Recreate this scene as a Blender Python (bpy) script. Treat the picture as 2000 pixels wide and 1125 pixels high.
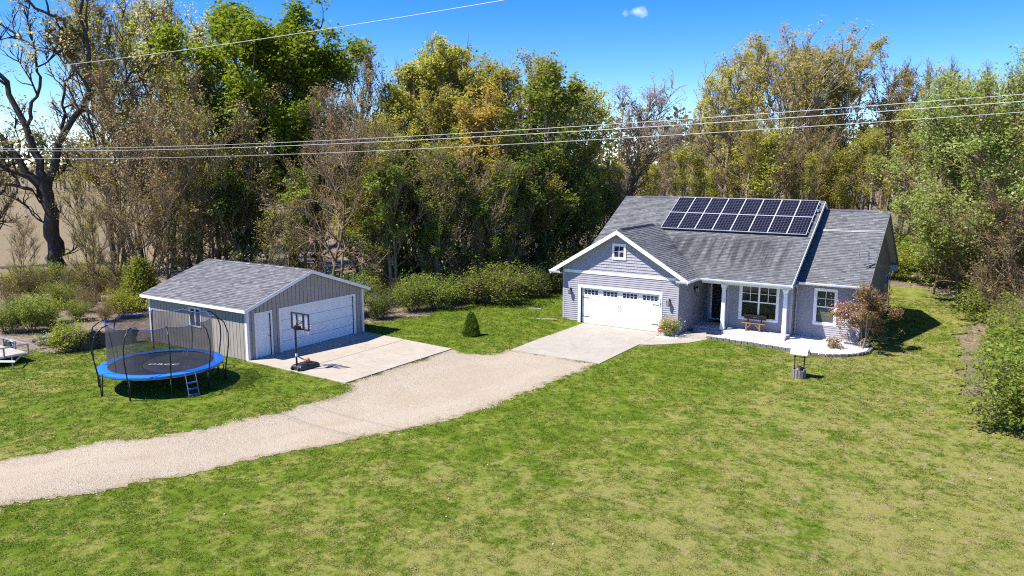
import bpy, math, random
import numpy as np
from mathutils import Vector, Matrix

random.seed(7)
for _o in list(bpy.data.objects):
    bpy.data.objects.remove(_o)
SC = bpy.context.scene
COL = SC.collection

# ------------------------------------------------------------------ camera
cam_d = bpy.data.cameras.new('camera')
cam = bpy.data.objects.new('camera', cam_d)
COL.objects.link(cam)
cam_d.sensor_width = 36.0
cam_d.lens = 27.2
cam_d.clip_start = 0.2
cam_d.clip_end = 6000
_yaw, _pitch, _roll = 0.5715, -0.1579, -0.0025
cam.location = (21.875, -39.631, 9.16)
cam.rotation_euler = (Matrix.Rotation(_yaw, 4, 'Z') @ Matrix.Rotation(math.pi / 2 + _pitch, 4, 'X')
                      @ Matrix.Rotation(-_roll, 4, 'Z')).to_euler()
SC.camera = cam

# ------------------------------------------------------------------ light
SUN_DIR = Vector((0.4262, 0.5344, -1.0)).normalized()      # direction the light travels
SUN_EL = math.asin(-SUN_DIR.z)
SUN_AZ = math.atan2(-SUN_DIR.x, -SUN_DIR.y)
sun_d = bpy.data.lights.new('sun', 'SUN')
sun_d.energy = 4.7
sun_d.angle = math.radians(0.53)
sun_d.color = (1.0, 0.955, 0.88)
sun = bpy.data.objects.new('sun', sun_d)
sun.rotation_euler = SUN_DIR.to_track_quat('-Z', 'Y').to_euler()
sun.location = (0, 0, 60)
COL.objects.link(sun)

world = bpy.data.worlds.new('World')
SC.world = world
world.use_nodes = True
_nt = world.node_tree
_bg = _nt.nodes['Background']
_sky = _nt.nodes.new('ShaderNodeTexSky')
_sky.sky_type = 'NISHITA'
_sky.sun_disc = False
_sky.sun_elevation = SUN_EL
_sky.sun_rotation = SUN_AZ
_sky.altitude = 250
_sky.air_density = 0.72
_sky.dust_density = 0.0
_sky.ozone_density = 3.0
_hs = _nt.nodes.new('ShaderNodeHueSaturation')
_hs.inputs['Saturation'].default_value = 1.42
_hs.inputs['Hue'].default_value = 0.516
_nt.links.new(_sky.outputs[0], _hs.inputs['Color'])
# one small wisp of cloud high in the sky, placed by direction
_tc = _nt.nodes.new('ShaderNodeTexCoord')
_map = _nt.nodes.new('ShaderNodeMapping')
_map.inputs['Scale'].default_value = (1, 1, 1.7)
_cd = Vector((-0.4006, 0.8980, 0.1821)).normalized()
_map.inputs['Location'].default_value = (-_cd.x, -_cd.y, -_cd.z * 1.7)
_nz = _nt.nodes.new('ShaderNodeTexNoise')
_nz.inputs['Scale'].default_value = 60
_nz.inputs['Detail'].default_value = 6
_vm = _nt.nodes.new('ShaderNodeVectorMath'); _vm.operation = 'LENGTH'
_m1 = _nt.nodes.new('ShaderNodeMath'); _m1.operation = 'MULTIPLY_ADD'
_m1.inputs[1].default_value = 0.035
_mr = _nt.nodes.new('ShaderNodeMapRange')
_mr.inputs['From Min'].default_value = 0.0295
_mr.inputs['From Max'].default_value = 0.019
_mr.inputs['To Max'].default_value = 0.5
_mx = _nt.nodes.new('ShaderNodeMix'); _mx.data_type = 'RGBA'
_mx.inputs['B'].default_value = (5.0, 5.4, 6.4, 1)
L_ = _nt.links.new
L_(_tc.outputs['Generated'], _map.inputs[0]); L_(_map.outputs[0], _vm.inputs[0])
L_(_tc.outputs['Generated'], _nz.inputs['Vector'])
L_(_nz.outputs['Fac'], _m1.inputs[0]); L_(_vm.outputs['Value'], _m1.inputs[2])
L_(_m1.outputs[0], _mr.inputs['Value']); L_(_mr.outputs[0], _mx.inputs['Factor'])
L_(_hs.outputs[0], _mx.inputs['A']); L_(_mx.outputs['Result'], _bg.inputs['Color'])
_bg.inputs['Strength'].default_value = 0.125

vs = SC.view_settings
vs.view_transform = 'Standard'; vs.look = 'None'; vs.gamma = 1.0; vs.exposure = 1.03
vs.use_curve_mapping = False
SC.render.engine = 'CYCLES'
SC.cycles.max_bounces = 6
SC.cycles.diffuse_bounces = 3
SC.cycles.glossy_bounces = 3
SC.cycles.transparent_max_bounces = 12
SC.cycles.transmission_bounces = 4
SC.cycles.use_denoising = False
SC.cycles.use_adaptive_sampling = False
SC.cycles.filter_width = 1.15
SC.cycles.sample_clamp_indirect = 2.0
world.cycles.sampling_method = 'MANUAL'
world.cycles.sample_map_resolution = 512

# ------------------------------------------------------------------ helpers
def S(t):
    t = np.clip(t, 0, 1); return t * t * (3 - 2 * t)
def G(x, y):                                # ground height
    return .28 * S((2 - x) / 3.) - .15 * S((x - 15) / 4)

def tag(o, label=None, cat=None, group=None, kind=None):
    if label: o['label'] = label
    if cat: o['category'] = cat
    if group: o['group'] = group
    if kind: o['kind'] = kind
    return o

def thing(name, label, cat, loc=(0, 0, 0), rz=0, group=None):
    o = bpy.data.objects.new(name, None)
    o.empty_display_size = .2
    COL.objects.link(o)
    o.location = loc; o.rotation_euler = (0, 0, rz)
    return tag(o, label, cat, group)

def link_mesh(name, me, parent=None, loc=(0, 0, 0)):
    o = bpy.data.objects.new(name, me)
    COL.objects.link(o)
    o.location = loc
    if parent is not None: o.parent = parent
    return o

def copy_tree(o, parent=None):
    c = o.copy(); COL.objects.link(c); c.parent = parent
    for ch in o.children: copy_tree(ch, c)
    return c

class FR:
    """local frame: s along a wall, n outward, z up"""
    def __init__(self, o, s, n, z=(0, 0, 1)):
        self.o = np.array(o, float); self.s = np.array(s, float); self.n = np.array(n, float); self.z = np.array(z, float)
    def __call__(self, s, n, z):
        return tuple(self.o + self.s * s + self.n * n + self.z * z)
ID = FR((0, 0, 0), (1, 0, 0), (0, 1, 0))

class MB:
    def __init__(self, frame=ID):
        self.v = []; self.f = []; self.m = []; self.t = []; self.fr = frame
    def add(self, vs, fs, m=0, t=0.5):
        b = len(self.v); self.v += [tuple(map(float, q)) for q in vs]; self.t += [t] * len(vs)
        for f in fs:
            self.f.append(tuple(b + i for i in f)); self.m.append(m)
    def box(self, s0, s1, n0, n1, z0, z1, m=0, t=.5):
        P = self.fr
        vs = [P(s0, n0, z0), P(s1, n0, z0), P(s1, n1, z0), P(s0, n1, z0), P(s0, n0, z1), P(s1, n0, z1), P(s1, n1, z1), P(s0, n1, z1)]
        self.add(vs, [(0, 3, 2, 1), (4, 5, 6, 7), (0, 1, 5, 4), (1, 2, 6, 5), (2, 3, 7, 6), (3, 0, 4, 7)], m, t)
        return self
    def quad(self, a, b, c, d, m=0, t=.5):
        self.add([a, b, c, d], [(0, 1, 2, 3)], m, t); return self
    def prism(self, poly, ext, m=0, t=.5):
        """poly: list of 3D points, ext: extrusion vector"""
        n = len(poly); e = np.array(ext, float)
        vs = [tuple(p) for p in poly] + [tuple(np.array(p, float) + e) for p in poly]
        fs = [tuple(range(n))[::-1], tuple(range(n, 2 * n))] + [(i, (i + 1) % n, n + (i + 1) % n, n + i) for i in range(n)]
        self.add(vs, fs, m, t); return self
    def tube(self, pts, r, sides=6, m=0, t=.5, caps=True, closed=False):
        pts = [Vector(p) for p in pts]; n = len(pts)
        rr = r if isinstance(r, (list, tuple)) else [r] * n
        vs = []; fs = []
        ref = None
        for i, p in enumerate(pts):
            if closed: d = pts[(i + 1) % n] - pts[i - 1]
            else: d = pts[min(i + 1, n - 1)] - pts[max(i - 1, 0)]
            d.normalize()
            if ref is None:
                ref = Vector((0, 0, 1)) if abs(d.z) < .9 else Vector((1, 0, 0))
            a = d.cross(ref)
            if a.length < 1e-4: a = d.cross(Vector((.3, 1, .2)))
            a.normalize(); b = d.cross(a)
            for k in range(sides):
                an = 2 * math.pi * k / sides
                vs.append(tuple(p + (a * math.cos(an) + b * math.sin(an)) * rr[i]))
        for i in range(n if closed else n - 1):
            j = (i + 1) % n
            for k in range(sides):
                k2 = (k + 1) % sides
                fs.append((i * sides + k, i * sides + k2, j * sides + k2, j * sides + k))
        if caps and not closed:
            fs.append(tuple(range(sides))[::-1]); fs.append(tuple((n - 1) * sides + k for k in range(sides)))
        self.add(vs, fs, m, t); return self
    def lathe(self, c, prof, sides=12, m=0, t=.5):
        vs = []; fs = []
        for r, z in prof:
            for k in range(sides):
                a = 2 * math.pi * k / sides
                vs.append((c[0] + r * math.cos(a), c[1] + r * math.sin(a), c[2] + z))
        for i in range(len(prof) - 1):
            for k in range(sides):
                k2 = (k + 1) % sides
                fs.append((i * sides + k, i * sides + k2, (i + 1) * sides + k2, (i + 1) * sides + k))
        fs.append(tuple(range(sides))[::-1]); fs.append(tuple((len(prof) - 1) * sides + k for k in range(sides)))
        self.add(vs, fs, m, t); return self
    def build(self, name, mats, parent=None, smooth=False, rel=True, bevel=0, tint=False):
        me = bpy.data.meshes.new(name)
        off = Vector((0, 0, 0))
        if parent is not None and rel:
            p = parent
            while p is not None: off += p.location; p = p.parent
        me.from_pydata([(a - off.x, b - off.y, c - off.z) for a, b, c in self.v], [], self.f)
        for m in (mats if isinstance(mats, (list, tuple)) else [mats]): me.materials.append(m)
        me.polygons.foreach_set('material_index', self.m)
        if smooth: me.polygons.foreach_set('use_smooth', [True] * len(self.f))
        if tint:
            at = me.attributes.new('tint', 'FLOAT', 'POINT'); at.data.foreach_set('value', self.t)
        me.update()
        o = link_mesh(name, me, parent)
        if bevel:
            b = o.modifiers.new('bevel', 'BEVEL'); b.width = bevel; b.segments = 2; b.limit_method = 'ANGLE'
        return o

def np_mesh(name, verts, faces, mats, tint=None, mat_idx=None, smooth=False):
    """verts (N,3), faces (M,k) numpy -> mesh"""
    verts = np.ascontiguousarray(verts, np.float32); faces = np.ascontiguousarray(faces, np.int32)
    k = faces.shape[1]; me = bpy.data.meshes.new(name)
    me.vertices.add(len(verts)); me.vertices.foreach_set('co', verts.ravel())
    me.loops.add(faces.size); me.loops.foreach_set('vertex_index', faces.ravel())
    me.polygons.add(len(faces))
    me.polygons.foreach_set('loop_start', np.arange(0, faces.size, k, dtype=np.int32))
    for m in (mats if isinstance(mats, (list, tuple)) else [mats]): me.materials.append(m)
    if mat_idx is not None: me.polygons.foreach_set('material_index', np.ascontiguousarray(mat_idx, np.int32))
    if smooth: me.polygons.foreach_set('use_smooth', np.ones(len(faces), bool))
    if tint is not None:
        at = me.attributes.new('tint', 'FLOAT', 'POINT'); at.data.foreach_set('value', np.ascontiguousarray(tint, np.float32))
    me.update(calc_edges=True)
    return me

# ------------------------------------------------------------------ materials
def newmat(name):
    m = bpy.data.materials.new(name); m.use_nodes = True
    nt = m.node_tree; b = nt.nodes['Principled BSDF']
    return m, nt, b
def nd(nt, typ, **kw):
    n = nt.nodes.new('ShaderNode' + typ)
    for k, v in kw.items():
        if k in n.inputs: n.inputs[k].default_value = v
        else: setattr(n, k, v)
    return n
def noise(nt, scale, detail=4, rough=.55, vec=None, dist=0):
    n = nd(nt, 'TexNoise', Scale=scale, Detail=detail, Roughness=rough, Distortion=dist)
    if vec is not None: nt.links.new(vec, n.inputs['Vector'])
    return n.outputs['Fac']
def posn(nt):
    return nd(nt, 'NewGeometry').outputs['Position']
def objc(nt):
    return nd(nt, 'TexCoord').outputs['Object']
def mp(nt, val, a, b, c=0, d=1, smooth=False):
    n = nd(nt, 'MapRange'); n.inputs['From Min'].default_value = a; n.inputs['From Max'].default_value = b
    n.inputs['To Min'].default_value = c; n.inputs['To Max'].default_value = d
    if smooth: n.interpolation_type = 'SMOOTHSTEP'
    nt.links.new(val, n.inputs['Value']); return n.outputs[0]
def mixc(nt, fac, a, b, blend='MIX'):
    n = nt.nodes.new('ShaderNodeMix'); n.data_type = 'RGBA'; n.blend_type = blend
    for key, v in (('Factor', fac), ('A', a), ('B', b)):
        s = n.inputs[key]
        if isinstance(v, (int, float)): s.default_value = v
        elif isinstance(v, (tuple, list)): s.default_value = (*v[:3], 1)
        else: nt.links.new(v, s)
    return n.outputs['Result']
def math_(nt, op, a, b=0.0):
    n = nd(nt, 'Math', operation=op)
    for i, v in enumerate((a, b)):
        if isinstance(v, (int, float)): n.inputs[i].default_value = v
        else: nt.links.new(v, n.inputs[i])
    return n.outputs[0]
def bump(nt, b, height, strength=.4, dist=.02):
    n = nd(nt, 'Bump'); n.inputs['Strength'].default_value = strength; n.inputs['Distance'].default_value = dist
    nt.links.new(height, n.inputs['Height']); nt.links.new(n.outputs[0], b.inputs['Normal'])
def stretch(nt, vec, sc):
    n = nd(nt, 'Mapping'); n.inputs['Scale'].default_value = sc; nt.links.new(vec, n.inputs[0]); return n.outputs[0]
def attr(nt, name='tint'):
    return nd(nt, 'Attribute', attribute_name=name).outputs['Fac']

def plain(name, col, rough=.6, metal=0, var=.12, scale=3., bmp=0, spec=.5):
    """painted / moulded surface with a little uneven wear"""
    m, nt, b = newmat(name)
    n1 = noise(nt, scale, 5, .6, objc(nt))
    c = mixc(nt, mp(nt, n1, .3, .7), tuple(x * (1 - var) for x in col), tuple(min(1, x * (1 + var)) for x in col))
    nt.links.new(c, b.inputs['Base Color'])
    b.inputs['Roughness'].default_value = rough; b.inputs['Metallic'].default_value = metal
    b.inputs['Specular IOR Level'].default_value = spec
    if bmp: bump(nt, b, noise(nt, scale * 12, 3, .6, objc(nt)), bmp, .01)
    return m

M = {}
M['white'] = plain('white_trim', (.78, .78, .79), .5, var=.05)
M['white_door'] = plain('white_steel_door', (.80, .80, .80), .45, var=.04, scale=1.2)
M['gutter'] = plain('white_gutter', (.74, .75, .77), .4, var=.07)
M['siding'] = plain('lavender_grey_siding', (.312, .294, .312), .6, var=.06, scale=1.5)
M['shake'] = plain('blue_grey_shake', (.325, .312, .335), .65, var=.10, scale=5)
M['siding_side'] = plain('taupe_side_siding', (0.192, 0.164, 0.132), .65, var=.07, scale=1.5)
M['corner'] = plain('corner_board', (.34, .34, .37), .55, var=.05)
M['soffit'] = plain('soffit_grey', (0.440, 0.440, 0.456), .6, var=.04)
M['shed_board'] = plain('taupe_metal_board', (.325, .282, .255), .55, var=.06, scale=2.)
M['shed_gap'] = plain('taupe_joint', (.12, .105, .095), .7)
M['dark'] = plain('dark_interior', (.015, .015, .017), .8)
M['black_metal'] = plain('black_metal', (.018, .018, .02), .4, metal=.3)
M['black_plastic'] = plain('black_plastic', (.02, .022, .03), .5)
M['grey_metal'] = plain('galvanised_metal', (.30, .315, .33), .42, metal=.6, var=.15, scale=9)
M['alu'] = plain('aluminium_frame', (.80, .80, .83), .35, metal=.35, var=.03)
M['wood'] = plain('brown_wood', (.26, .13, .06), .65, var=.3, scale=8)
M['wood_dark'] = plain('dark_brown_wood', (.085, .045, .028), .6, var=.3, scale=8)
M['wood_grey'] = plain('weathered_grey_wood', (.20, .175, .16), .8, var=.35, scale=14)
M['blue_pad'] = plain('blue_vinyl', (.015, .16, .62), .4, var=.10, scale=4)
M['blue_rung'] = plain('blue_plastic', (.03, .09, .42), .45)
M['mat_black'] = plain('jumping_mat', (.022, .023, .03), .65, var=.2, scale=3)
M['orange'] = plain('orange_rubber', (.62, .20, .09), .6, var=.15)
M['rim_red'] = plain('faded_red_metal', (.62, .16, .17), .5)
M['net_white'] = plain('white_net', (.72, .60, .62), .7)
M['red'] = plain('red_sign', (.60, .02, .035), .4)
M['letter'] = plain('white_letter', (.82, .82, .82), .5)
M['stone'] = plain('border_block', (.125, .115, .112), .85, var=.3, scale=9, bmp=.5)
M['log_end'] = plain('log_end', (.085, .062, .047), .85, var=.35, scale=14)
M['log_bark'] = plain('log_bark', (.055, .045, .04), .9, var=.4, scale=14)
M['deck'] = plain('trailer_deck', (0.360, 0.320, 0.272), .8, var=.2, scale=5)
M['wire'] = plain('aluminium_wire', (.42, .42, .42), .5, metal=.2)
M['lamp_glass'] = plain('seeded_lamp_glass', (.30, .30, .32), .2)
M['blind'] = plain('white_blind', (.62, .62, .62), .6)
M['terracotta'] = plain('terracotta', (.22, .13, .10), .8, var=.2)

def glass_mat():
    m, nt, b = newmat('window_glass')
    b.inputs['Base Color'].default_value = (.02, .025, .025, 1); b.inputs['Roughness'].default_value = .03
    b.inputs['Specular IOR Level'].default_value = .9
    tr = nd(nt, 'BsdfTransparent'); tr.inputs[0].default_value = (.75, .8, .78, 1)
    mx = nd(nt, 'MixShader'); mx.inputs[0].default_value = .55
    nt.links.new(tr.outputs[0], mx.inputs[1]); nt.links.new(b.outputs[0], mx.inputs[2])
    nt.links.new(mx.outputs[0], nt.nodes['Material Output'].inputs[0])
    return m
M['glass'] = glass_mat()
_m, _n, _b = newmat('dark_glass'); _b.inputs['Base Color'].default_value = (.025, .022, .045, 1); _b.inputs['Roughness'].default_value = .06; M['dark_glass'] = _m

def net_mat():
    m, nt, b = newmat('safety_net')
    b.inputs['Base Color'].default_value = (.055, .055, .06, 1); b.inputs['Roughness'].default_value = .8
    tr = nd(nt, 'BsdfTransparent'); mx = nd(nt, 'MixShader')
    n1 = noise(nt, 1.3, 2, .5, objc(nt))
    nt.links.new(mp(nt, n1, .3, .7, .44, .60), mx.inputs[0])
    nt.links.new(tr.outputs[0], mx.inputs[1]); nt.links.new(b.outputs[0], mx.inputs[2])
    nt.links.new(mx.outputs[0], nt.nodes['Material Output'].inputs[0])
    return m
M['net'] = net_mat()

def shingle_mat(name, dark, light, stain=None):
    m, nt, b = newmat(name)
    t = attr(nt); p = posn(nt)
    c = mixc(nt, mp(nt, t, 0, 1), dark, light)
    g = noise(nt, 120, 3, .7, p)
    c = mixc(nt, mp(nt, g, .3, .7, .0, .45), c, tuple(x * .55 for x in dark))
    w = noise(nt, .55, 5, .6, p)
    c = mixc(nt, mp(nt, w, .35, .7, 0, .18), c, tuple(x * .72 for x in dark))
    if stain:     # dark run-off streaks below the solar array
        sx = stretch(nt, p, (3.4, .16, .22)); s1 = noise(nt, 1.0, 4, .6, sx, .3)
        sep = nd(nt, 'SeparateXYZ'); nt.links.new(p, sep.inputs[0])
        band = math_(nt, 'MULTIPLY', mp(nt, sep.outputs['Y'], 5.0, 4.4, 0, 1, True), mp(nt, sep.outputs['Y'], 1.6, 3.2, .15, 1, True))
        band = math_(nt, 'MULTIPLY', math_(nt, 'MULTIPLY', band, mp(nt, sep.outputs['X'], 4.0, 5.2, 0, 1, True)), mp(nt, sep.outputs['X'], 12.3, 11.5, 0, 1, True))
        f = math_(nt, 'MULTIPLY', mp(nt, s1, .40, .62, 0, .8, True), band)
        c = mixc(nt, f, c, (.040, .038, .040))
    nt.links.new(c, b.inputs['Base Color']); b.inputs['Roughness'].default_value = .9
    b.inputs['Specular IOR Level'].default_value = .2
    bump(nt, b, g, .35, .01)
    return m
M['shingle'] = shingle_mat('grey_shingle', (.078, .080, .085), (.25, .253, .258), True)
M['shingle_shed'] = shingle_mat('mottled_shingle', (.078, .077, .086), (.30, .292, .30))

def solar_mat():
    m, nt, b = newmat('solar_cells')
    tc = nd(nt, 'TexCoord'); sep = nd(nt, 'SeparateXYZ'); nt.links.new(tc.outputs['Object'], sep.inputs[0])
    def lines(v, n, w):
        f = math_(nt, 'FRACT', math_(nt, 'MULTIPLY', v, n))
        d = math_(nt, 'ABSOLUTE', math_(nt, 'SUBTRACT', f, .5))
        return math_(nt, 'GREATER_THAN', d, .5 - w)
    g = math_(nt, 'MAXIMUM', lines(sep.outputs['X'], 6 / 1.02, .024), lines(sep.outputs['Y'], 10 / 1.72, .024))
    fx = math_(nt, 'ABSOLUTE', math_(nt, 'SUBTRACT', math_(nt, 'FRACT', math_(nt, 'MULTIPLY', sep.outputs['X'], 6 / 1.02)), .5))
    fy = math_(nt, 'ABSOLUTE', math_(nt, 'SUBTRACT', math_(nt, 'FRACT', math_(nt, 'MULTIPLY', sep.outputs['Y'], 10 / 1.72)), .5))
    dia = math_(nt, 'GREATER_THAN', math_(nt, 'ADD', fx, fy), .92)
    g = math_(nt, 'MAXIMUM', g, dia)
    n1 = noise(nt, 2.5, 2, .5, tc.outputs['Object'])
    base = mixc(nt, mp(nt, n1, .35, .65), (.004, .004, .008), (.008, .008, .017))
    c = mixc(nt, g, base, (.17, .17, .20))
    nt.links.new(c, b.inputs['Base Color']); b.inputs['Roughness'].default_value = .12
    b.inputs['Specular IOR Level'].default_value = .2
    return m
M['solar'] = solar_mat()

def concrete_mat(name, col, warm):
    m, nt, b = newmat(name); p = posn(nt)
    n1 = noise(nt, .8, 6, .65, p, .5); n2 = noise(nt, 25, 4, .7, p); n3 = noise(nt, 2.6, 5, .7, p, 1.)
    c = mixc(nt, mp(nt, n1, .35, .68), col, warm)
    c = mixc(nt, mp(nt, n3, .50, .72, 0, .55), c, tuple(x * .60 for x in col))
    n4 = noise(nt, .45, 5, .7, p, 1.5)
    c = mixc(nt, mp(nt, n4, .55, .68, 0, .45), c, tuple(x * .66 for x in warm))
    c = mixc(nt, mp(nt, n2, .4, .7, 0, .18), c, tuple(x * .6 for x in col))
    nt.links.new(c, b.inputs['Base Color']); b.inputs['Roughness'].default_value = .85
    bump(nt, b, n2, .25, .01)
    return m
M['concrete'] = concrete_mat('pad_concrete', (.365, .31, .24), (.42, .362, .285))
M['concrete2'] = concrete_mat('drive_concrete', (.335, .298, .245), (.385, .348, .29))
M['porch'] = concrete_mat('porch_concrete', (0.400, 0.376, 0.376), (0.448, 0.424, 0.424))

def gravel_mat():
    m, nt, b = newmat('driveway_gravel'); p = posn(nt)
    vo = nd(nt, 'TexVoronoi', Scale=30.); nt.links.new(p, vo.inputs['Vector'])
    sepc = nd(nt, 'SeparateColor'); nt.links.new(vo.outputs['Color'], sepc.inputs[0])
    vo2 = nd(nt, 'TexVoronoi', Scale=60.); nt.links.new(p, vo2.inputs['Vector'])
    sep2 = nd(nt, 'SeparateColor'); nt.links.new(vo2.outputs['Color'], sep2.inputs[0])
    n1 = noise(nt, .35, 5, .6, p, .6); n2 = noise(nt, 2.2, 6, .7, p)
    c = mixc(nt, sepc.outputs[0], (.285, .24, .172), (.475, .41, .31))
    c2 = mixc(nt, sep2.outputs[1], (.275, .23, .165), (.455, .39, .295))
    c = mixc(nt, .5, c, c2)
    c = mixc(nt, mp(nt, sepc.outputs[2], .88, .93, 0, .7), c, (0.112, 0.100, 0.092))
    c = mixc(nt, mp(nt, n1, .40, .64, 0, .75), c, (0.336, 0.268, 0.188))
    c = mixc(nt, mp(nt, n2, .56, .78, 0, .5), c, (0.264, 0.208, 0.136))
    ed = math_(nt, 'ADD', attr(nt), math_(nt, 'MULTIPLY', math_(nt, 'SUBTRACT', noise(nt, 1.6, 5, .7, p), .5), .9))
    c = mixc(nt, mp(nt, ed, .35, .0, 0, .75), c, (0.240, 0.188, 0.112))
    trk = math_(nt, 'MULTIPLY', mp(nt, attr(nt), .7, 1.1, 0, 1, True), mp(nt, attr(nt), 1.9, 1.5, 0, 1, True))
    c = mixc(nt, math_(nt, 'MULTIPLY', trk, mp(nt, noise(nt, .5, 4, .6, p), .35, .6, .15, .6)), c, (.40, .335, .255))
    nt.links.new(c, b.inputs['Base Color']); b.inputs['Roughness'].default_value = .95
    b.inputs['Specular IOR Level'].default_value = .15
    bump(nt, b, vo.outputs['Distance'], .6, .03)
    return m
M['gravel'] = gravel_mat()
def rock_mat():
    m, nt, b = newmat('white_rock'); p = posn(nt)
    vo = nd(nt, 'TexVoronoi', Scale=18.); nt.links.new(p, vo.inputs['Vector'])
    sepc = nd(nt, 'SeparateColor'); nt.links.new(vo.outputs['Color'], sepc.inputs[0])
    c = mixc(nt, sepc.outputs[0], (.58, .55, .56), (.86, .85, .86))
    c = mixc(nt, mp(nt, vo.outputs['Distance'], .02, .045, .5, 0), c, (.30, .28, .30))
    nt.links.new(c, b.inputs['Base Color']); b.inputs['Roughness'].default_value = .9
    bump(nt, b, vo.outputs['Distance'], .8, .03)
    return m
M['rock'] = rock_mat()

def lawn_color(nt, p, blade=False):
    big = noise(nt, .10, 4, .6, p, .4); mid = noise(nt, .8, 6, .7, p, .6); clump = noise(nt, 5.2, 4, .62, p, .35); mic = noise(nt, 16., 4, .75, p)
    sep = nd(nt, 'SeparateXYZ'); nt.links.new(p, sep.inputs[0])
    c = mixc(nt, mp(nt, mid, .34, .64), (.106, .172, .009), (.190, .246, .020))
    c = mixc(nt, mp(nt, clump, .50, .64, 0, .5), c, (.078, .132, .008))
    c = mixc(nt, mp(nt, noise(nt, .42, 5, .65, p, 1.2), .56, .70, 0, .35), c, (.082, .138, .009))
    # dry straw patches: scattered, more of them in the open front lawn to the right
    east = mp(nt, sep.outputs['X'], 4, 20, 0, .115); south = mp(nt, sep.outputs['Y'], -8, -26, 0, .055)
    thr = math_(nt, 'ADD', math_(nt, 'ADD', math_(nt, 'MULTIPLY', mid, .55), math_(nt, 'MULTIPLY', math_(nt, 'SUBTRACT', 1.0, clump), .45)), math_(nt, 'ADD', east, south))
    thr = math_(nt, 'ADD', thr, math_(nt, 'MULTIPLY', math_(nt, 'SUBTRACT', big, .5), .30))
    c = mixc(nt, mp(nt, thr, .545, .66, 0, .78), c, (.335, .30, .095))
    bare = math_(nt, 'ADD', math_(nt, 'MULTIPLY', noise(nt, 2.6, 6, .72, p, .8), .75), math_(nt, 'ADD', math_(nt, 'MULTIPLY', east, .55), math_(nt, 'MULTIPLY', mic, .2)))
    c = mixc(nt, mp(nt, bare, .572, .628, 0, .9 if not blade else .3), c, (.37, .285, .165))
    if not blade:
        c = mixc(nt, mp(nt, mic, .42, .62, .0, .32), c, (.045, .075, .005))
    return mixc(nt, 1.0, c, (.88, .87, .88), 'MULTIPLY')
def lawn_mat():
    m, nt, b = newmat('lawn_grass'); p = posn(nt)
    nt.links.new(lawn_color(nt, p), b.inputs['Base Color']); b.inputs['Roughness'].default_value = .95
    b.inputs['Specular IOR Level'].default_value = .1
    h = math_(nt, 'ADD', noise(nt, 14, 5, .8, p), math_(nt, 'MULTIPLY', noise(nt, 3, 4, .7, p), .8))
    bump(nt, b, h, .9, .06)
    return m
M['lawn'] = lawn_mat()
def blade_mat():
    m, nt, b = newmat('grass_blade'); p = posn(nt); t = attr(nt)
    c = lawn_color(nt, p, True)
    c = mixc(nt, mp(nt, t, .10, .55, .6, 0), c, (.335, .30, .10))
    c = mixc(nt, mp(nt, t, .65, 1., 0, .4), c, (.12, .19, .011))
    c = mixc(nt, 1.0, c, (.97, .97, .95), 'MULTIPLY')
    nt.links.new(c, b.inputs['Base Color']); b.inputs['Roughness'].default_value = .6
    b.inputs['Specular IOR Level'].default_value = .2
    tl = nd(nt, 'BsdfTranslucent'); nt.links.new(c, tl.inputs[0]); mx = nd(nt, 'MixShader'); mx.inputs[0].default_value = .3
    nt.links.new(b.outputs[0], mx.inputs[1]); nt.links.new(tl.outputs[0], mx.inputs[2])
    nt.links.new(mx.outputs[0], nt.nodes['Material Output'].inputs[0])
    return m
M['blade'] = blade_mat()
def litter_mat(name, a, bcol, cgreen, fgreen):
    m, nt, b = newmat(name); p = posn(nt)
    vo = nd(nt, 'TexVoronoi', Scale=7.); nt.links.new(p, vo.inputs['Vector'])
    sepc = nd(nt, 'SeparateColor'); nt.links.new(vo.outputs['Color'], sepc.inputs[0])
    n1 = noise(nt, .25, 5, .6, p, .5); n2 = noise(nt, 5, 5, .75, p)
    c = mixc(nt, sepc.outputs[0], a, bcol)
    c = mixc(nt, mp(nt, n2, .35, .65, .0, .6), c, tuple(x * .45 for x in a))
    c = mixc(nt, mp(nt, n1, .48, .62, 0, fgreen), c, cgreen)
    nt.links.new(c, b.inputs['Base Color']); b.inputs['Roughness'].default_value = .95
    bump(nt, b, n2, .8, .06)
    return m
M['litter'] = litter_mat('leaf_litter', (0.136, 0.092, 0.064), (0.336, 0.240, 0.180), (0.072, 0.096, 0.024), .55)
M['field'] = litter_mat('stubble_field', (.175, .125, .062), (.27, .20, .105), (.17, .15, .06), .5)

def bark_mat(name, a, bcol, sc=6):
    m, nt, b = newmat(name); p = objc(nt)
    n1 = noise(nt, sc, 5, .7, stretch(nt, p, (1, 1, .3)), .6); n2 = noise(nt, .6, 3, .6, p)
    r = nd(nt, 'ObjectInfo').outputs['Random']
    c = mixc(nt, mp(nt, n1, .32, .68), a, bcol)
    c = mixc(nt, mp(nt, n2, .45, .7, 0, .4), c, tuple(x * .8 for x in bcol))
    c = mixc(nt, mp(nt, r, 0, 1, 0, .4), c, tuple(x * .55 for x in a))
    nt.links.new(c, b.inputs['Base Color']); b.inputs['Roughness'].default_value = .95
    b.inputs['Specular IOR Level'].default_value = .1
    bump(nt, b, n1, .6, .04)
    return m
M['bark_dark'] = bark_mat('dark_bark', (.038, .031, .025), (.13, .108, .085))
M['bark'] = bark_mat('grey_brown_bark', (.135, .098, .056), (.33, .255, .155))
M['bark_pale'] = bark_mat('pale_bark', (.19, .15, .10), (.41, .34, .245))
M['bark_red'] = bark_mat('tan_twig_bark', (.185, .125, .065), (.40, .295, .165))
M['bark_pink'] = bark_mat('warm_twig_bark', (.20, .145, .088), (.41, .315, .21))

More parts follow.
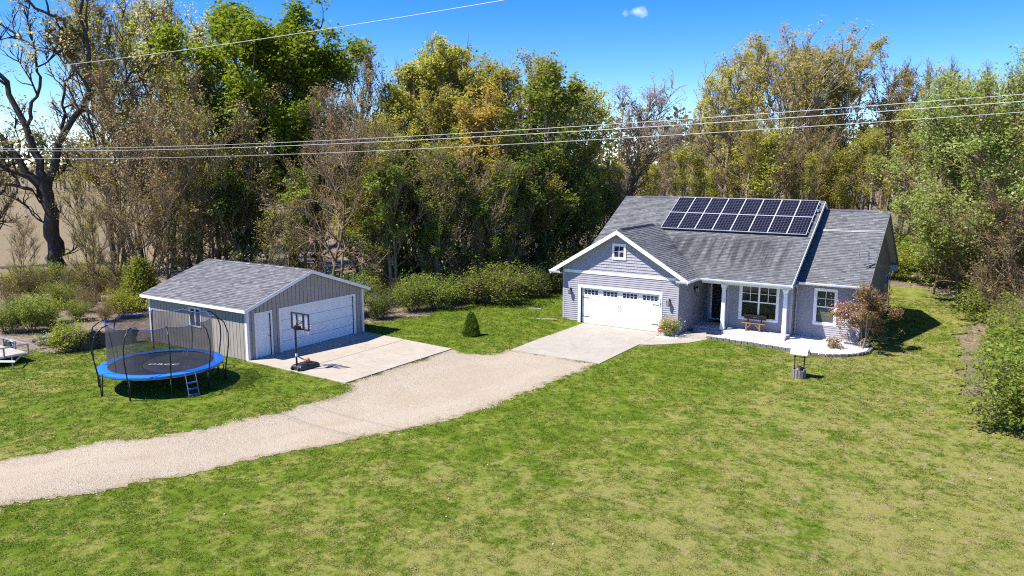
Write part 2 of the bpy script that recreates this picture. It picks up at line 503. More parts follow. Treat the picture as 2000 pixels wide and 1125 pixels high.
def leaf_mat(name, a, bcol, c3, f3=.15, trans=.58):
    m, nt, b = newmat(name); t = attr(nt)
    r = nd(nt, 'ObjectInfo').outputs['Random']
    c = mixc(nt, mp(nt, t, 0, 1), a, bcol)
    c = mixc(nt, mp(nt, t, 1 - f3, 1 - f3 + .02), c, c3)
    h = nd(nt, 'HueSaturation'); nt.links.new(c, h.inputs['Color'])
    nt.links.new(mp(nt, r, 0, 1, .485, .515), h.inputs['Hue']); nt.links.new(mp(nt, r, 0, 1, .78, 1.2), h.inputs['Value'])
    nt.links.new(h.outputs[0], b.inputs['Base Color']); b.inputs['Roughness'].default_value = .55
    b.inputs['Specular IOR Level'].default_value = .25
    tl = nd(nt, 'BsdfTranslucent'); nt.links.new(h.outputs[0], tl.inputs[0]); mx = nd(nt, 'MixShader'); mx.inputs[0].default_value = trans
    nt.links.new(b.outputs[0], mx.inputs[1]); nt.links.new(tl.outputs[0], mx.inputs[2])
    nt.links.new(mx.outputs[0], nt.nodes['Material Output'].inputs[0])
    return m
LF = {}
LF['maple'] = leaf_mat('bright_maple_leaf', (.14, .25, .008), (.33, .43, .024), (.42, .48, .045))
LF['pale'] = leaf_mat('pale_new_leaf', (.38, .35, .13), (.62, .56, .25), (.58, .46, .24))
LF['olive'] = leaf_mat('olive_new_leaf', (.28, .30, .03), (.54, .50, .08), (.56, .46, .13))
LF['gold'] = leaf_mat('golden_catkin_leaf', (.40, .29, .035), (.56, .43, .08), (.58, .38, .12))
LF['green'] = leaf_mat('mid_green_leaf', (.125, .19, .018), (.30, .36, .045), (.42, .42, .08))
LF['dark'] = leaf_mat('dark_green_leaf', (.065, .11, .014), (.17, .225, .03), (.28, .31, .06))
LF['bud'] = leaf_mat('russet_bud', (.25, .165, .08), (.42, .30, .15), (.36, .36, .11))
LF['pink'] = leaf_mat('pinkish_bud', (.40, .29, .23), (.58, .45, .37), (.50, .44, .25))
LF['willow'] = leaf_mat('light_green_leaf', (.23, .30, .05), (.48, .54, .14), (.56, .56, .22))
LF['bush'] = leaf_mat('bush_leaf', (.14, .21, .02), (.33, .39, .055), (.44, .44, .10))
LF['bright'] = leaf_mat('yellow_green_leaf', (.23, .30, .02), (.44, .48, .05), (.50, .50, .09))
LF['dogwood'] = leaf_mat('bronze_leaf', (.22, .14, .055), (.38, .27, .11), (.42, .23, .16))
LF['petal'] = leaf_mat('pink_petal', (.58, .26, .28), (.72, .42, .42), (.75, .55, .5), trans=.25)
LF['crown'] = leaf_mat('yellow_olive_leaf', (.36, .33, .06), (.60, .53, .14), (.58, .44, .19))
LF['white'] = leaf_mat('white_petal', (.62, .62, .60), (.80, .80, .78), (.5, .55, .4), trans=.25)
LF['spruce'] = leaf_mat('spruce_needle', (.07, .14, .010), (.19, .28, .025), (.27, .35, .04), trans=.15)
LF['arbor'] = leaf_mat('arborvitae_scale', (0.145, 0.185, 0.026), (0.330, 0.330, 0.046), (0.370, 0.290, 0.053))
# ------------------------------------------------------------------ ground sheets
def poly_sdf(P, x, y):
    """signed distance, negative inside"""
    P = np.array(P, float); x = np.asarray(x, float); y = np.asarray(y, float)
    d = np.full(x.shape, 1e18); ins = np.zeros(x.shape, bool)
    n = len(P)
    for i in range(n):
        a = P[i]; b = P[(i + 1) % n]; e = b - a
        wx, wy = x - a[0], y - a[1]
        t = np.clip((wx * e[0] + wy * e[1]) / (e @ e), 0, 1)
        d = np.minimum(d, (wx - e[0] * t) ** 2 + (wy - e[1] * t) ** 2)
        c = ((a[1] <= y) != (b[1] <= y))
        with np.errstate(divide='ignore', invalid='ignore'):
            xi = a[0] + (y - a[1]) / (b[1] - a[1] if b[1] != a[1] else 1e-12) * e[0]
        ins ^= c & (x < xi)
    d = np.sqrt(d)
    return np.where(ins, -d, d)
def wob(x, y, a=1.0):
    return a * (.10 * np.sin(3.1 * x + 1.7 * y) + .09 * np.sin(-5.3 * x + 4.1 * y + 1) + .07 * np.sin(8.7 * x + 7.9 * y + 2)
                + .06 * np.sin(-11. * x + 13. * y) + .22 * np.sin(.8 * x - 1.1 * y + .5) * np.sin(.5 * x + .9 * y))
def sheet(name, sdf, bbox, step, dz, mat):
    x0, x1, y0, y1 = bbox
    xs = np.arange(x0, x1 + step, step); ys = np.arange(y0, y1 + step, step)
    X, Y = np.meshgrid(xs, ys, indexing='ij'); D = sdf(X, Y); Z = G(X, Y) + dz
    nx, ny = X.shape
    idx = np.arange(nx * ny).reshape(nx, ny)
    neg = D < 0
    cnt = neg[:-1, :-1].astype(int) + neg[1:, :-1] + neg[1:, 1:] + neg[:-1, 1:]
    I, J = np.where(cnt == 4)
    quads = np.stack([idx[I, J], idx[I + 1, J], idx[I + 1, J + 1], idx[I, J + 1]], -1).tolist()
    V = np.stack([X.ravel(), Y.ravel(), Z.ravel()], -1).tolist()
    for i, j in zip(*np.where((cnt > 0) & (cnt < 4))):
        cs = [(i, j), (i + 1, j), (i + 1, j + 1), (i, j + 1)]; out = []
        for k in range(4):
            a, b = cs[k], cs[(k + 1) % 4]; da, db = D[a], D[b]
            if da < 0: out.append(int(idx[a]))
            if (da < 0) != (db < 0):
                t = da / (da - db)
                px_ = X[a] + (X[b] - X[a]) * t; py_ = Y[a] + (Y[b] - Y[a]) * t
                V.append([px_, py_, float(G(px_, py_)) + dz]); out.append(len(V) - 1)
        if len(out) > 2: quads.append(out)
    used = sorted({i for q in quads for i in q}); rm = {k: n for n, k in enumerate(used)}
    me = bpy.data.meshes.new(name)
    me.from_pydata([V[k] for k in used], [], [[rm[i] for i in q] for q in quads])
    me.materials.append(mat); me.polygons.foreach_set('use_smooth', [True] * len(me.polygons)); me.update()
    at = me.attributes.new('tint', 'FLOAT', 'POINT'); vv = np.array([V[k][:2] for k in used]); at.data.foreach_set('value', (-sdf(vv[:, 0], vv[:, 1])).astype(np.float32))
    return tag(link_mesh(name, me), kind='structure')

LAWN = [(70, -62), (-70, -62), (-70, -44), (-40, -35), (-25, -27), (-18.4, -22.7), (-17.1, -21.9), (-16, -21.1), (-15.2, -19.4), (-14.9, -17.3), (-14.9, -9.6),
        (-8.6, -8.0), (-7.6, -6.8), (-7.1, -4.6), (-6.8, -2.5), (-6.9, .8), (-6.2, 4), (-4.9, 6), (-4.6, 8), (-4, 16), (-3, 24), (8, 27), (14.8, 25.6),
        (16.6, 26.5), (18.5, 23.6), (20.2, 21), (20.4, 14), (19.7, 9), (20.3, 4), (20.8, -1.5), (21.5, -6), (23.0, -9.3), (25.5, -13), (31, -16.5), (42, -19), (70, -22)]
GRAV = [(-.47, -10.3), (.29, -10.2), (1.06, -9.6), (1.16, -8.6), (1.42, -7.9), (6.3, -7.9), (6.25, -9.5), (6.09, -11), (5.83, -14.7), (5.5, -17.7), (4.41, -20.6), (3.27, -23.04),
        (2.33, -25.28), (1.55, -27.3), (.75, -29.1), (-.02, -30.7), (-1.5, -34), (-3, -40), (-4, -62), (-9, -62), (-7, -40), (-5.0, -34), (-3.21, -29.28), (-2.77, -28), (-2.2, -26.7), (-1.2, -25.54), (-.52, -24.1), (-.17, -22.26),
        (.2, -20.2), (.22, -18.6), (-.1, -17.5), (-.52, -17.5)]
BED = [(8.88, .03), (10.7, -.1), (12.83, -.37), (14.2, -.72), (14.9, -.66), (15.68, -.15), (16.2, .55), (16.5, 1.3), (16.56, 2.35), (16.3, 3.3), (15.85, 3.6), (12.3, 3.6), (12.3, 1.7), (9.0, 1.7)]
ROSEBED = [(6.32, -.15), (6.32, -1.25), (6.9, -1.35), (7.5, -.9), (7.6, .6), (7.6, 1.2), (7.2, 1.2), (7.2, -.02), (6.4, -.02)]
WALK = [(6.33, -3.3), (6.85, -3.05), (7.5, -2.45), (8.35, -1.5), (8.85, -.3), (9.0, 1.55), (7.6, 1.55), (7.55, .5), (7.45, -.8), (6.9, -1.3), (6.33, -1.22)]
PAD = [(-6.87, -17.3), (-.5, -17.48), (-.46, -10.3), (-6.87, -9.75)]
DRIVE = [(1.2, -.04), (6.3, -.04), (6.36, -7.95), (1.42, -7.95)]

# forest floor / base ground reaching the horizon
_xs = [-3000, -1200, -500, -250, -120, -80] + list(range(-60, -4, 2)) + [i * .5 for i in range(-8, 9)] + list(range(6, 61, 2)) + [80, 120, 250, 500, 1200, 3000]
_ys = [-600, -200, -100, -70] + list(range(-60, 61, 5)) + [80, 120, 250, 500, 1200, 4000]
_V = [(x, y, float(G(x, y)) - .07) for x in _xs for y in _ys]; _ny = len(_ys)
_F = [(i * _ny + j, (i + 1) * _ny + j, (i + 1) * _ny + j + 1, i * _ny + j + 1) for i in range(len(_xs) - 1) for j in range(_ny - 1)]
_me = bpy.data.meshes.new('ground'); _me.from_pydata(_V, [], _F); _me.materials.append(M['litter']); _me.update()
tag(link_mesh('ground', _me), kind='structure')
FIELD = [(-39, -70), (-38, -25), (-39, -8), (-43, 8), (-52, 40), (-75, 100), (-420, 330), (-900, 200), (-700, -300), (-200, -200)]
_me = bpy.data.meshes.new('field'); _me.from_pydata([(x, y, .28 + .0) for x, y in FIELD], [], [tuple(range(len(FIELD)))]); _me.materials.append(M['field']); _me.update()
tag(link_mesh('field', _me), kind='structure')

sheet('lawn', lambda x, y: poly_sdf(LAWN, x, y) + wob(x, y, 1.5), (-70, 70, -62, 29), .36, 0.0, M['lawn'])
sheet('gravel_driveway', lambda x, y: poly_sdf(GRAV, x, y) + wob(x, y, .6) + .07 * np.sin(17 * x + 9 * y) * np.sin(23 * y - 11 * x) + .06 * np.sin(31 * x - 5 * y) * np.sin(19 * y + 27 * x), (-9, 8, -45, -7), .11, .012, M['gravel'])
sheet('rock_bed', lambda x, y: poly_sdf(BED, x, y), (8.5, 17, -1.2, 4), .2, .03, M['rock'])
sheet('rock_bed', lambda x, y: poly_sdf(ROSEBED, x, y) + wob(x, y, .3), (6, 8, -1.8, 1.6), .1, .02, M['rock'])

def slabs(name, quad, na, nb, ztop, mat, depth=.25, gap=.016):
    root = thing(name, None, None, (quad[0][0], quad[0][1], ztop)); tag(root, kind='structure')
    q = np.array(quad, float)
    def bl(a, b): return q[0] * (1 - a) * (1 - b) + q[1] * a * (1 - b) + q[2] * a * b + q[3] * (1 - a) * b
    La = np.linalg.norm(q[1] - q[0]); Lb = np.linalg.norm(q[3] - q[0])
    for i in range(na):
        for j in range(nb):
            a0, a1 = i / na + (gap / La if i else 0), (i + 1) / na - (gap / La if i < na - 1 else 0)
            b0, b1 = j / nb + (gap / Lb if j else 0), (j + 1) / nb - (gap / Lb if j < nb - 1 else 0)
            dz = random.uniform(-.004, .004)
            pl = [(*bl(a, b), ztop + dz) for a, b in ((a0, b0), (a1, b0), (a1, b1), (a0, b1))]
            mb = MB(); mb.prism([(x, y, z - depth) for x, y, z in pl], (0, 0, depth)); mb.build('slab', mat, root, bevel=.008)
    return root
slabs('parking_pad', PAD, 2, 3, .315, M['concrete'])
slabs('concrete_driveway', DRIVE, 1, 2, .035, M['concrete2'])
_mb = MB(); _mb.prism([(x, y, -.1) for x, y in WALK], (0, 0, .13)); tag(_mb.build('walkway', M['concrete2']), kind='structure')

# border blocks round the rock bed
def along(P, step):
    P = np.array(P, float); out = []; acc = 0
    for a, b in zip(P[:-1], P[1:]):
        L = np.linalg.norm(b - a); t = -acc
        d = (b - a) / L; s = step - acc if acc else 0
        while s < L:
            out.append((*(a + d * s), math.atan2(d[1], d[0]))); s += step
        acc = (L - (s - step)) % step
    return out
border = thing('stone_border', 'curved low border of grey stone blocks around the white rock bed', 'border', (8.9, .03, 0))
_blk = None
for (x, y, a) in along(BED[:10], .33):
    if _blk is None:
        mb = MB(); mb.add([(-.155, -.09, -.02), (.155, -.07, -.02), (.155, .09, -.02), (-.155, .09, -.02), (-.14, -.075, .15), (.14, -.06, .14), (.14, .075, .15), (-.14, .075, .155)],
                          [(0, 3, 2, 1), (4, 5, 6, 7), (0, 1, 5, 4), (1, 2, 6, 5), (2, 3, 7, 6), (3, 0, 4, 7)])
        o = mb.build('block', M['stone'], border, rel=False, bevel=.02); _blk = o
    else:
        o = _blk.copy(); COL.objects.link(o); o.parent = border
    o.location = (x - 8.9, y - .03, float(G(x, y)) + random.uniform(-.02, .012)); o.rotation_euler = (random.uniform(-.06, .06), random.uniform(-.06, .06), a + random.uniform(-.08, .08))

# ------------------------------------------------------------------ house
house = thing('house', 'single storey lavender grey house with attached garage, covered porch and grey roof', 'house')
def lap(mb, s0, s1, z0, z1, opens=(), h=.118, d=.032, roofline=None, m=0):
    P = mb.fr; z = z0
    while z < z1 - .005:
        zt = min(z + h, z1); a, b = s0, s1
        if roofline:
            a2, b2 = roofline((z + zt) / 2); a, b = max(a, a2), min(b, b2)
        iv = [(a, b)]
        for (oa, ob, oz0, oz1) in opens:
            if zt > oz0 + .02 and z < oz1 - .02:
                nv = []
                for (p, q) in iv:
                    if ob <= p or oa >= q: nv.append((p, q)); continue
                    if oa > p: nv.append((p, oa))
                    if ob < q: nv.append((ob, q))
                iv = nv
        for p, q in iv:
            if q - p > .01:
                mb.quad(P(p, d, z), P(q, d, z), P(q, .001, zt), P(p, .001, zt), m)
                mb.quad(P(p, 0, z), P(q, 0, z), P(q, d, z), P(p, d, z), m)
        z = zt
FRONT = FR((0, 0, 0), (1, 0, 0), (0, -1, 0))                # garage front, facing the lawn
GSIDE = FR((7.11, 0, 0), (0, 1, 0), (1, 0, 0))              # garage side towards the porch
PWALL = FR((0, 2.95, 0), (1, 0, 0), (0, -1, 0))             # porch window wall
DWALL = FR((0, 4.75, 0), (1, 0, 0), (0, -1, 0))             # recessed door wall
WWALL = FR((0, 3.5, 0), (1, 0, 0), (0, -1, 0))              # right wing front
ESIDE = FR((15.72, 3.5, 0), (0, 1, 0), (1, 0, 0))           # right wing gable end
GR = dict(xr=3.555, zr=5.59, ze=3.10, xe=.64); SG = (5.59 - 3.10) / (3.555 + .64)
SM = (7.10 - 3.08) / (8.364 - 1.3); SW = (6.58 - 3.07) / (8.7355 - 2.9)

GD = (1.18, 6.05, 2.13)          # garage door opening
mb = MB(FRONT); lap(mb, .0, 7.11, .14, 2.97, [(GD[0], GD[1], 0, GD[2])]); mb.build('garage_front_wall', M['siding'], house)
for s0, s1 in ((-.005, GD[0] - .1), (GD[1] + .1, 7.115)):
    mb = MB(FRONT); mb.box(s0, s1, -.2, .006, -.25, .14); mb.build('foundation', M['porch'], house)
# shake gable: overlapping tabs
mb = MB(FRONT); z = 3.1; rnd = random.Random(3)
while z < 5.35:
    zt = z + .165; hw = (GR['zr'] - .12 - (z + zt) / 2) / SG - .02; s = GR['xr'] - hw; e = GR['xr'] + hw
    while s < e:
        w = rnd.uniform(.10, .22); q = min(s + w, e); dd = .034 + rnd.uniform(0, .012)
        mb.quad(FRONT(s + .003, dd, z), FRONT(q - .003, dd, z), FRONT(q - .003, .004, zt + .01), FRONT(s + .003, .004, zt + .01), 0, rnd.random())
        mb.quad(FRONT(s + .003, 0, z), FRONT(q - .003, 0, z), FRONT(q - .003, dd, z), FRONT(s + .003, dd, z), 0)
        s = q
    z = zt
o = mb.build('gable_wall', M['shake'], house)
mb = MB(FRONT); mb.prism([FRONT(-.0, -.02, 3.0), FRONT(7.11, -.02, 3.0), FRONT(3.555, -.02, 5.5)], (0, .05, 0)); mb.build('gable_sheathing', M['siding'], house)
mb = MB(FRONT); mb.box(0, GD[0], -.25, -.004, 0, 2.97); mb.box(GD[1], 7.11, -.25, -.004, 0, 2.97); mb.box(GD[0], GD[1], -.25, -.004, GD[2], 2.97); mb.build('garage_wall_core', M['siding'], house)
mb = MB(FRONT); mb.box(.02, 7.09, .001, .055, 2.97, 3.13); mb.build('belly_band', M['white'], house)
# garage side wall, porch walls
mb = MB(GSIDE); lap(mb, 0, 4.75, .14, 2.95); mb.box(0, 4.75, -.2, -.002, -.2, 2.95); mb.build('garage_side_wall', M['siding'], house)
DW = (9.66, 11.60, .80, 2.64)     # double window (clear opening)
mb = MB(PWALL); lap(mb, 8.88, 12.4, .18, 2.95, [DW]); mb.box(8.88, DW[0], -.15, -.002, 0, 2.95); mb.box(DW[1], 12.4, -.15, -.002, 0, 2.95); mb.box(DW[0], DW[1], -.15, -.002, 0, DW[2]); mb.box(DW[0], DW[1], -.15, -.002, DW[3], 2.95)
mb.build('porch_wall', M['siding'], house)
mb = MB(FR((8.88, 2.95, 0), (0, 1, 0), (-1, 0, 0))); lap(mb, 0, 1.8, .18, 2.95); mb.box(0, 1.8, -.15, -.002, 0, 2.95); mb.build('recess_wall', M['siding'], house)
mb = MB(DWALL); lap(mb, 7.11, 8.88, .18, 2.95, [(7.32, 8.38, .1, 2.45)]); mb.box(7.11, 7.32, -.15, -.002, 0, 2.95); mb.box(8.38, 8.88, -.15, -.002, 0, 2.95); mb.box(7.32, 8.38, -.15, -.002, 2.45, 2.95); mb.build('door_wall', M['siding'], house)
mb = MB(FR((12.4, 2.95, 0), (0, 1, 0), (1, 0, 0))); lap(mb, 0, .56, .10, 2.95); mb.box(0, .56, -.15, -.002, 0, 2.95); mb.build('return_wall', M['siding'], house)
WW = (13.50, 14.46, .84, 2.60)
mb = MB(WWALL); lap(mb, 12.4, 15.72, .16, 2.97, [WW]); mb.box(12.4, WW[0], -.15, -.002, -.2, 2.97); mb.box(WW[1], 15.72, -.15, -.002, -.2, 2.97); mb.box(WW[0], WW[1], -.15, -.002, -.2, WW[2]); mb.box(WW[0], WW[1], -.15, -.002, WW[3], 2.97)
mb.build('wing_front_wall', M['siding'], house)
mb = MB(WWALL); mb.box(12.42, 15.725, -.1, .006, -.3, .16); mb.build('foundation', M['porch'], house)
SWN = (8.6, 10.1, 1.65, 2.45)      # gable end window (s along depth)
mb = MB(ESIDE); rl = lambda z: (max(0, (z - 3.0) / SW - .5), min(10.47, 10.97 - (z - 3.0) / SW))
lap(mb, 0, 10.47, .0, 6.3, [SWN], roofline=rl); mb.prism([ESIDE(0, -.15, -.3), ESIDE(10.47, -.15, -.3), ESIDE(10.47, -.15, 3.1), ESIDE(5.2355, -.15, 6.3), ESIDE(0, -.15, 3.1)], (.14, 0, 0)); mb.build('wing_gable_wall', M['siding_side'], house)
mb = MB(); mb.prism([(12.2, 2.6, 2.9), (12.2, 14.2, 2.9), (12.2, 8.364, 6.95)], (.18, 0, 0)); mb.build('main_gable_wall', M['siding'], house)
# bodies of the house behind (rear and left walls)
mb = MB(); mb.box(.25, 12.2, 4.9, 15.0, -.2, 2.95); mb.box(12.2, 15.5, 3.8, 13.9, -.2, 2.95); mb.box(.02, 6.9, .6, 4.9, -.2, 2.95); mb.build('rear_wall', M['siding'], house)
# corner boards
for nm, fr, s0, s1 in (('corner_board', FRONT, -.02, .09), ('corner_board', FRONT, 7.03, 7.135), ('corner_board', PWALL, 8.86, 8.97), ('corner_board', PWALL, 12.31, 12.42), ('corner_board', WWALL, 15.64, 15.745)):
    mb = MB(fr); mb.box(s0, s1, -.03, .03, .14, 2.965); mb.build(nm, M['corner'], house)

# windows ---------------------------------------------------------------
def window(parent, fr, op, units=1, blinds=False, grid_lower=False, trim=.11, shade=None):
    s0, s1, z0, z1 = op
    w = MB(fr)
    t = trim
    w.box(s0 - t, s1 + t, .0, .045, z1, z1 + t); w.box(s0 - t, s1 + t, .0, .05, z0 - t, z0); w.box(s0 - t, s0, .0, .045, z0, z1); w.box(s1, s1 + t, .0, .045, z0, z1)
    root = w.build('window', M['white'], parent)
    u = (s1 - s0) / units
    f = MB(fr); gl = []; sill = []
    for k in range(units):
        a, b = s0 + k * u, s0 + (k + 1) * u
        e = .045; zm = (z0 + z1) / 2
        f.box(a, a + e, -.09, .012, z0, z1); f.box(b - e, b, -.09, .012, z0, z1); f.box(a + e, b - e, -.09, .012, z1 - e, z1); f.box(a + e, b - e, -.09, .014, z0, z0 + e)
        f.box(a + e, b - e, -.08, .016, zm - .03, zm + .03)
        mid = (a + b) / 2; zq = (zm + z1) / 2
        f.box(mid - .012, mid + .012, -.045, -.025, zm + .03, z1 - e); f.box(a + e, mid - .012, -.045, -.025, zq - .012, zq + .012); f.box(mid + .012, b - e, -.045, -.025, zq - .012, zq + .012)
        for (p, q) in ((a + e, mid), (mid, b - e)):
            for (c, d) in ((zm + .03, zq), (zq, z1 - e)):
                gl.append((p, q, c, d))
        gl.append((a + e, b - e, z0 + e, zm - .03))
        rm = MB(fr); rm.box(a + .01, b - .01, -.9, -.895, z0, z1); rm.box(a + .01, b - .01, -.9, -.1, z0 - .01, z0); rm.box(a + .01, b - .01, -.9, -.1, z1, z1 + .01); rm.box(a, a + .01, -.9, -.1, z0, z1); rm.box(b - .01, b, -.9, -.1, z0, z1)
        rm.build('room', M['dark'], root)
        if blinds or shade:
            bl = MB(fr); zz = (zm - .05) if blinds else z1 - .06; zend = z0 + .06 if blinds else z1 - shade
            while zz > zend:
                bl.quad(fr(a + e + .01, -.13, zz), fr(b - e - .01, -.13, zz), fr(b - e - .01, -.115, zz - .034), fr(a + e + .01, -.115, zz - .034)); zz -= .042
            bl.build('blind', M['blind'], root)
    f.build('sash', M['white'], root)
    for (p, q, c, d) in gl:
        g = MB(fr); g.quad(fr(p, -.04, c), fr(q, -.04, c), fr(q, -.04, d), fr(p, -.04, d)); g.build('pane', M['glass'], root)
    return root
window(house, PWALL, DW, 2, shade=.34)
window(house, WWALL, WW, 1, blinds=True)
# gable-end window: plain sliding pair
w = MB(ESIDE); s0, s1, z0, z1 = SWN
w.box(s0 - .09, s1 + .09, .0, .04, z1, z1 + .09); w.box(s0 - .09, s1 + .09, 0, .04, z0 - .09, z0); w.box(s0 - .09, s0, 0, .04, z0, z1); w.box(s1, s1 + .09, 0, .04, z0, z1); w.box(9.32, 9.38, -.005, .03, z0, z1)
wr = w.build('window', M['corner'], house)
for a, b in ((s0, 9.32), (9.38, s1)):
    g = MB(ESIDE); g.quad(ESIDE(a, .004, z0), ESIDE(b, .004, z0), ESIDE(b, .004, z1), ESIDE(a, .004, z1)); g.build('pane', M['dark_glass'], wr)
# attic window in the gable
w = MB(FRONT); a, b, c, d = 3.27, 3.85, 4.05, 4.66
for bx in ((a - .13, b + .13, .03, .075, d, d + .15), (a - .13, b + .13, .03, .08, c - .15, c), (a - .13, a, .03, .075, c, d), (b, b + .13, .03, .075, c, d)): w.box(*bx)
w.box((a + b) / 2 - .016, (a + b) / 2 + .016, .03, .055, c, d); w.box(a, (a + b) / 2 - .016, .03, .053, (c + d) / 2 - .016, (c + d) / 2 + .016); w.box((a + b) / 2 + .016, b, .03, .053, (c + d) / 2 - .016, (c + d) / 2 + .016)
wr = w.build('window', M['white'], house)
for p, q in ((a, (a + b) / 2), ((a + b) / 2, b)):
    for r_, s_ in ((c, (c + d) / 2), ((c + d) / 2, d)):
        g = MB(FRONT); g.quad(FRONT(p, .042, r_), FRONT(q, .042, r_), FRONT(q, .042, s_), FRONT(p, .042, s_)); g.build('pane', M['dark_glass'], wr)

# garage door -----------------------------------------------------------
w = MB(FRONT); t = .16
w.box(GD[0] - t, GD[0], -.12, .05, .0, GD[2] + .0); w.box(GD[1], GD[1] + t, -.12, .05, .0, GD[2]); w.box(GD[0] - t, GD[1] + t, -.12, .052, GD[2], GD[2] + .15)
w.build('garage_door_trim', M['white'], house)
gd = MB(FRONT); gd.box(GD[0], GD[1], -.2, -.19, .0, GD[2]); gdo = gd.build('garage_door', M['white_door'], house)
nrow = 4; hh = (GD[2] - .01) / nrow
for r in range(nrow):
    z0, z1 = .01 + r * hh, .01 + (r + 1) * hh - .012
    p = MB(FRONT); p.box(GD[0] + .004, GD[1] - .004, -.188, -.13, z0, z1)
    if r < 3:
        for k in range(8):
            wd = (GD[1] - GD[0]) / 8; a = GD[0] + k * wd + .05; p.box(a, a + wd - .1, -.129, -.122, z0 + .06, z1 - .06)
    p.build('door_section', M['white_door'], gdo, bevel=.006)
for k in range(4):
    wd = (GD[1] - GD[0]) / 4; a = GD[0] + k * wd + .15; b = a + wd - .30; z0 = .01 + 3 * hh + .12; z1 = z0 + .29
    p = MB(FRONT); p.box(a - .04, b + .04, -.128, -.112, z0 - .04, z1 + .04, 0)
    for i in range(4):
        for j in range(2):
            cw = (b - a) / 4; ch = (z1 - z0) / 2
            P_ = FRONT; x0_, x1_, y0_, y1_ = a + i * cw + .018, a + (i + 1) * cw - .018, z0 + j * ch + .012, z0 + (j + 1) * ch - .012
            p.quad(P_(x0_, -.109, y0_), P_(x1_, -.109, y0_), P_(x1_, -.109, y1_), P_(x0_, -.109, y1_), 1)
    p.build('door_window', [M['white_door'], M['dark_glass']], gdo)
for (s, z, dr) in ((GD[0] + .03, 1.52, 1), (GD[0] + .03, .42, 1), (GD[1] - .03, 1.52, -1), (GD[1] - .03, .42, -1)):
    p = MB(FRONT); a, b = sorted((s, s + dr * .38)); p.box(a, b, -.121, -.108, z - .018, z + .018); e = s + dr * .38; p.box(min(e, e + dr * .05), max(e, e + dr * .05), -.121, -.110, z - .03, z + .03); p.build('strap_hinge', M['black_metal'], gdo)
for s in (3.535, 3.665):
    p = MB(FRONT); p.tube([FRONT(s, -.12, .93), FRONT(s, -.08, .97), FRONT(s, -.08, 1.19), FRONT(s, -.12, 1.23)], .014, 6); p.build('pull_handle', M['black_metal'], gdo)
# wall lanterns
def lantern(fr, s, z):
    p = MB(fr); p.box(s - .06, s + .06, .02, .05, z - .06, z + .12); p.tube([fr(s, .05, z + .08), fr(s, .12, z + .14), fr(s, .19, z + .12), fr(s, .19, z + .06)], .014, 6)
    p.lathe(fr(s, .19, z - .26), [(.03, 0), (.075, .02), (.085, .03)], 6); p.lathe(fr(s, .19, z + .02), [(.125, 0), (.05, .07), (.015, .12)], 6)
    for k in range(6):
        a = math.pi / 3 * k; c = fr(s, .19, 0); p.tube([(c[0] + .078 * math.cos(a), c[1] + .078 * math.sin(a), z - .24), (c[0] + .115 * math.cos(a), c[1] + .115 * math.sin(a), z + .03)], .009, 4)
    o = p.build('wall_lantern', M['black_metal'], house)
    g = MB(fr); g.lathe(fr(s, .19, z - .235), [(.066, 0), (.10, .255)], 6); g.build('lamp_glass', M['lamp_glass'], o)
lantern(FRONT, .52, 1.93); lantern(FRONT, 6.62, 1.83); lantern(GSIDE, 2.4, 2.28)
# house number, digits stacked down the right door trim
def text_mesh(body, size, ext, mat, name, parent, mtx):
    cu = bpy.data.curves.new(name, 'FONT'); cu.body = body; cu.size = size; cu.extrude = ext; cu.align_x = 'CENTER'; cu.align_y = 'CENTER'; cu.resolution_u = 2
    tmp = bpy.data.objects.new('tmp', cu); COL.objects.link(tmp)
    dg = bpy.context.evaluated_depsgraph_get(); me = bpy.data.meshes.new_from_object(tmp.evaluated_get(dg))
    bpy.data.objects.remove(tmp); bpy.data.curves.remove(cu)
    me.transform(mtx); me.materials.clear(); me.materials.append(mat); me.name = name
    return link_mesh(name, me, parent)
for i, ch in enumerate('17287'):
    text_mesh(ch, .15, .006, M['black_metal'], 'house_number', house, Matrix.Translation((GD[1] + .08, -.062, 1.98 - i * .125)) @ Matrix.Rotation(math.pi / 2, 4, 'X'))

# entry door
p = MB(DWALL); p.box(7.32, 7.42, -.1, .03, .18, 2.45); p.box(8.28, 8.38, -.1, .03, .18, 2.45); p.box(7.42, 8.28, -.1, .03, 2.33, 2.45); p.box(7.42, 8.28, -.1, .02, .18, .22); ed = p.build('entry_door', M['white'], house)
p = MB(DWALL); p.box(7.42, 8.28, -.10, -.05, .22, 2.33); p.build('door_leaf', M['black_plastic'], ed)
p = MB(DWALL); p.box(7.43, 7.49, -.045, -.015, .23, 2.32); p.box(8.21, 8.27, -.045, -.015, .23, 2.32); p.box(7.49, 8.21, -.045, -.015, 2.25, 2.32); p.box(7.49, 8.21, -.045, -.015, .23, .42); p.build('storm_door_frame', M['black_metal'], ed)
p = MB(DWALL); p.quad(DWALL(7.49, -.03, .42), DWALL(8.21, -.03, .42), DWALL(8.21, -.03, 2.25), DWALL(7.49, -.03, 2.25)); p.build('pane', M['glass'], ed)
p = MB(DWALL); p.tube([DWALL(8.23, -.01, 1.1), DWALL(8.23, .03, 1.12), DWALL(8.23, .03, 1.24), DWALL(8.23, -.01, 1.26)], .011, 5); p.build('door_handle', M['grey_metal'], ed)
# porch slab and step
p = MB(); p.prism([(7.13, 2.1, -.2), (9.0, 2.1, -.2), (9.0, 1.62, -.2), (12.42, 1.62, -.2), (12.42, 2.95, -.2), (8.88, 2.95, -.2), (8.88, 4.75, -.2), (7.13, 4.75, -.2)], (0, 0, .38)); p.build('porch_slab', M['porch'], house, bevel=.012)
p = MB(); p.box(7.45, 8.98, 1.58, 2.1, -.2, .10); p.build('porch_step', M['porch'], house, bevel=.012)
p = MB(); p.box(7.7, 8.4, 3.7, 4.3, .182, .195); p.build('door_mat', M['black_plastic'], house)
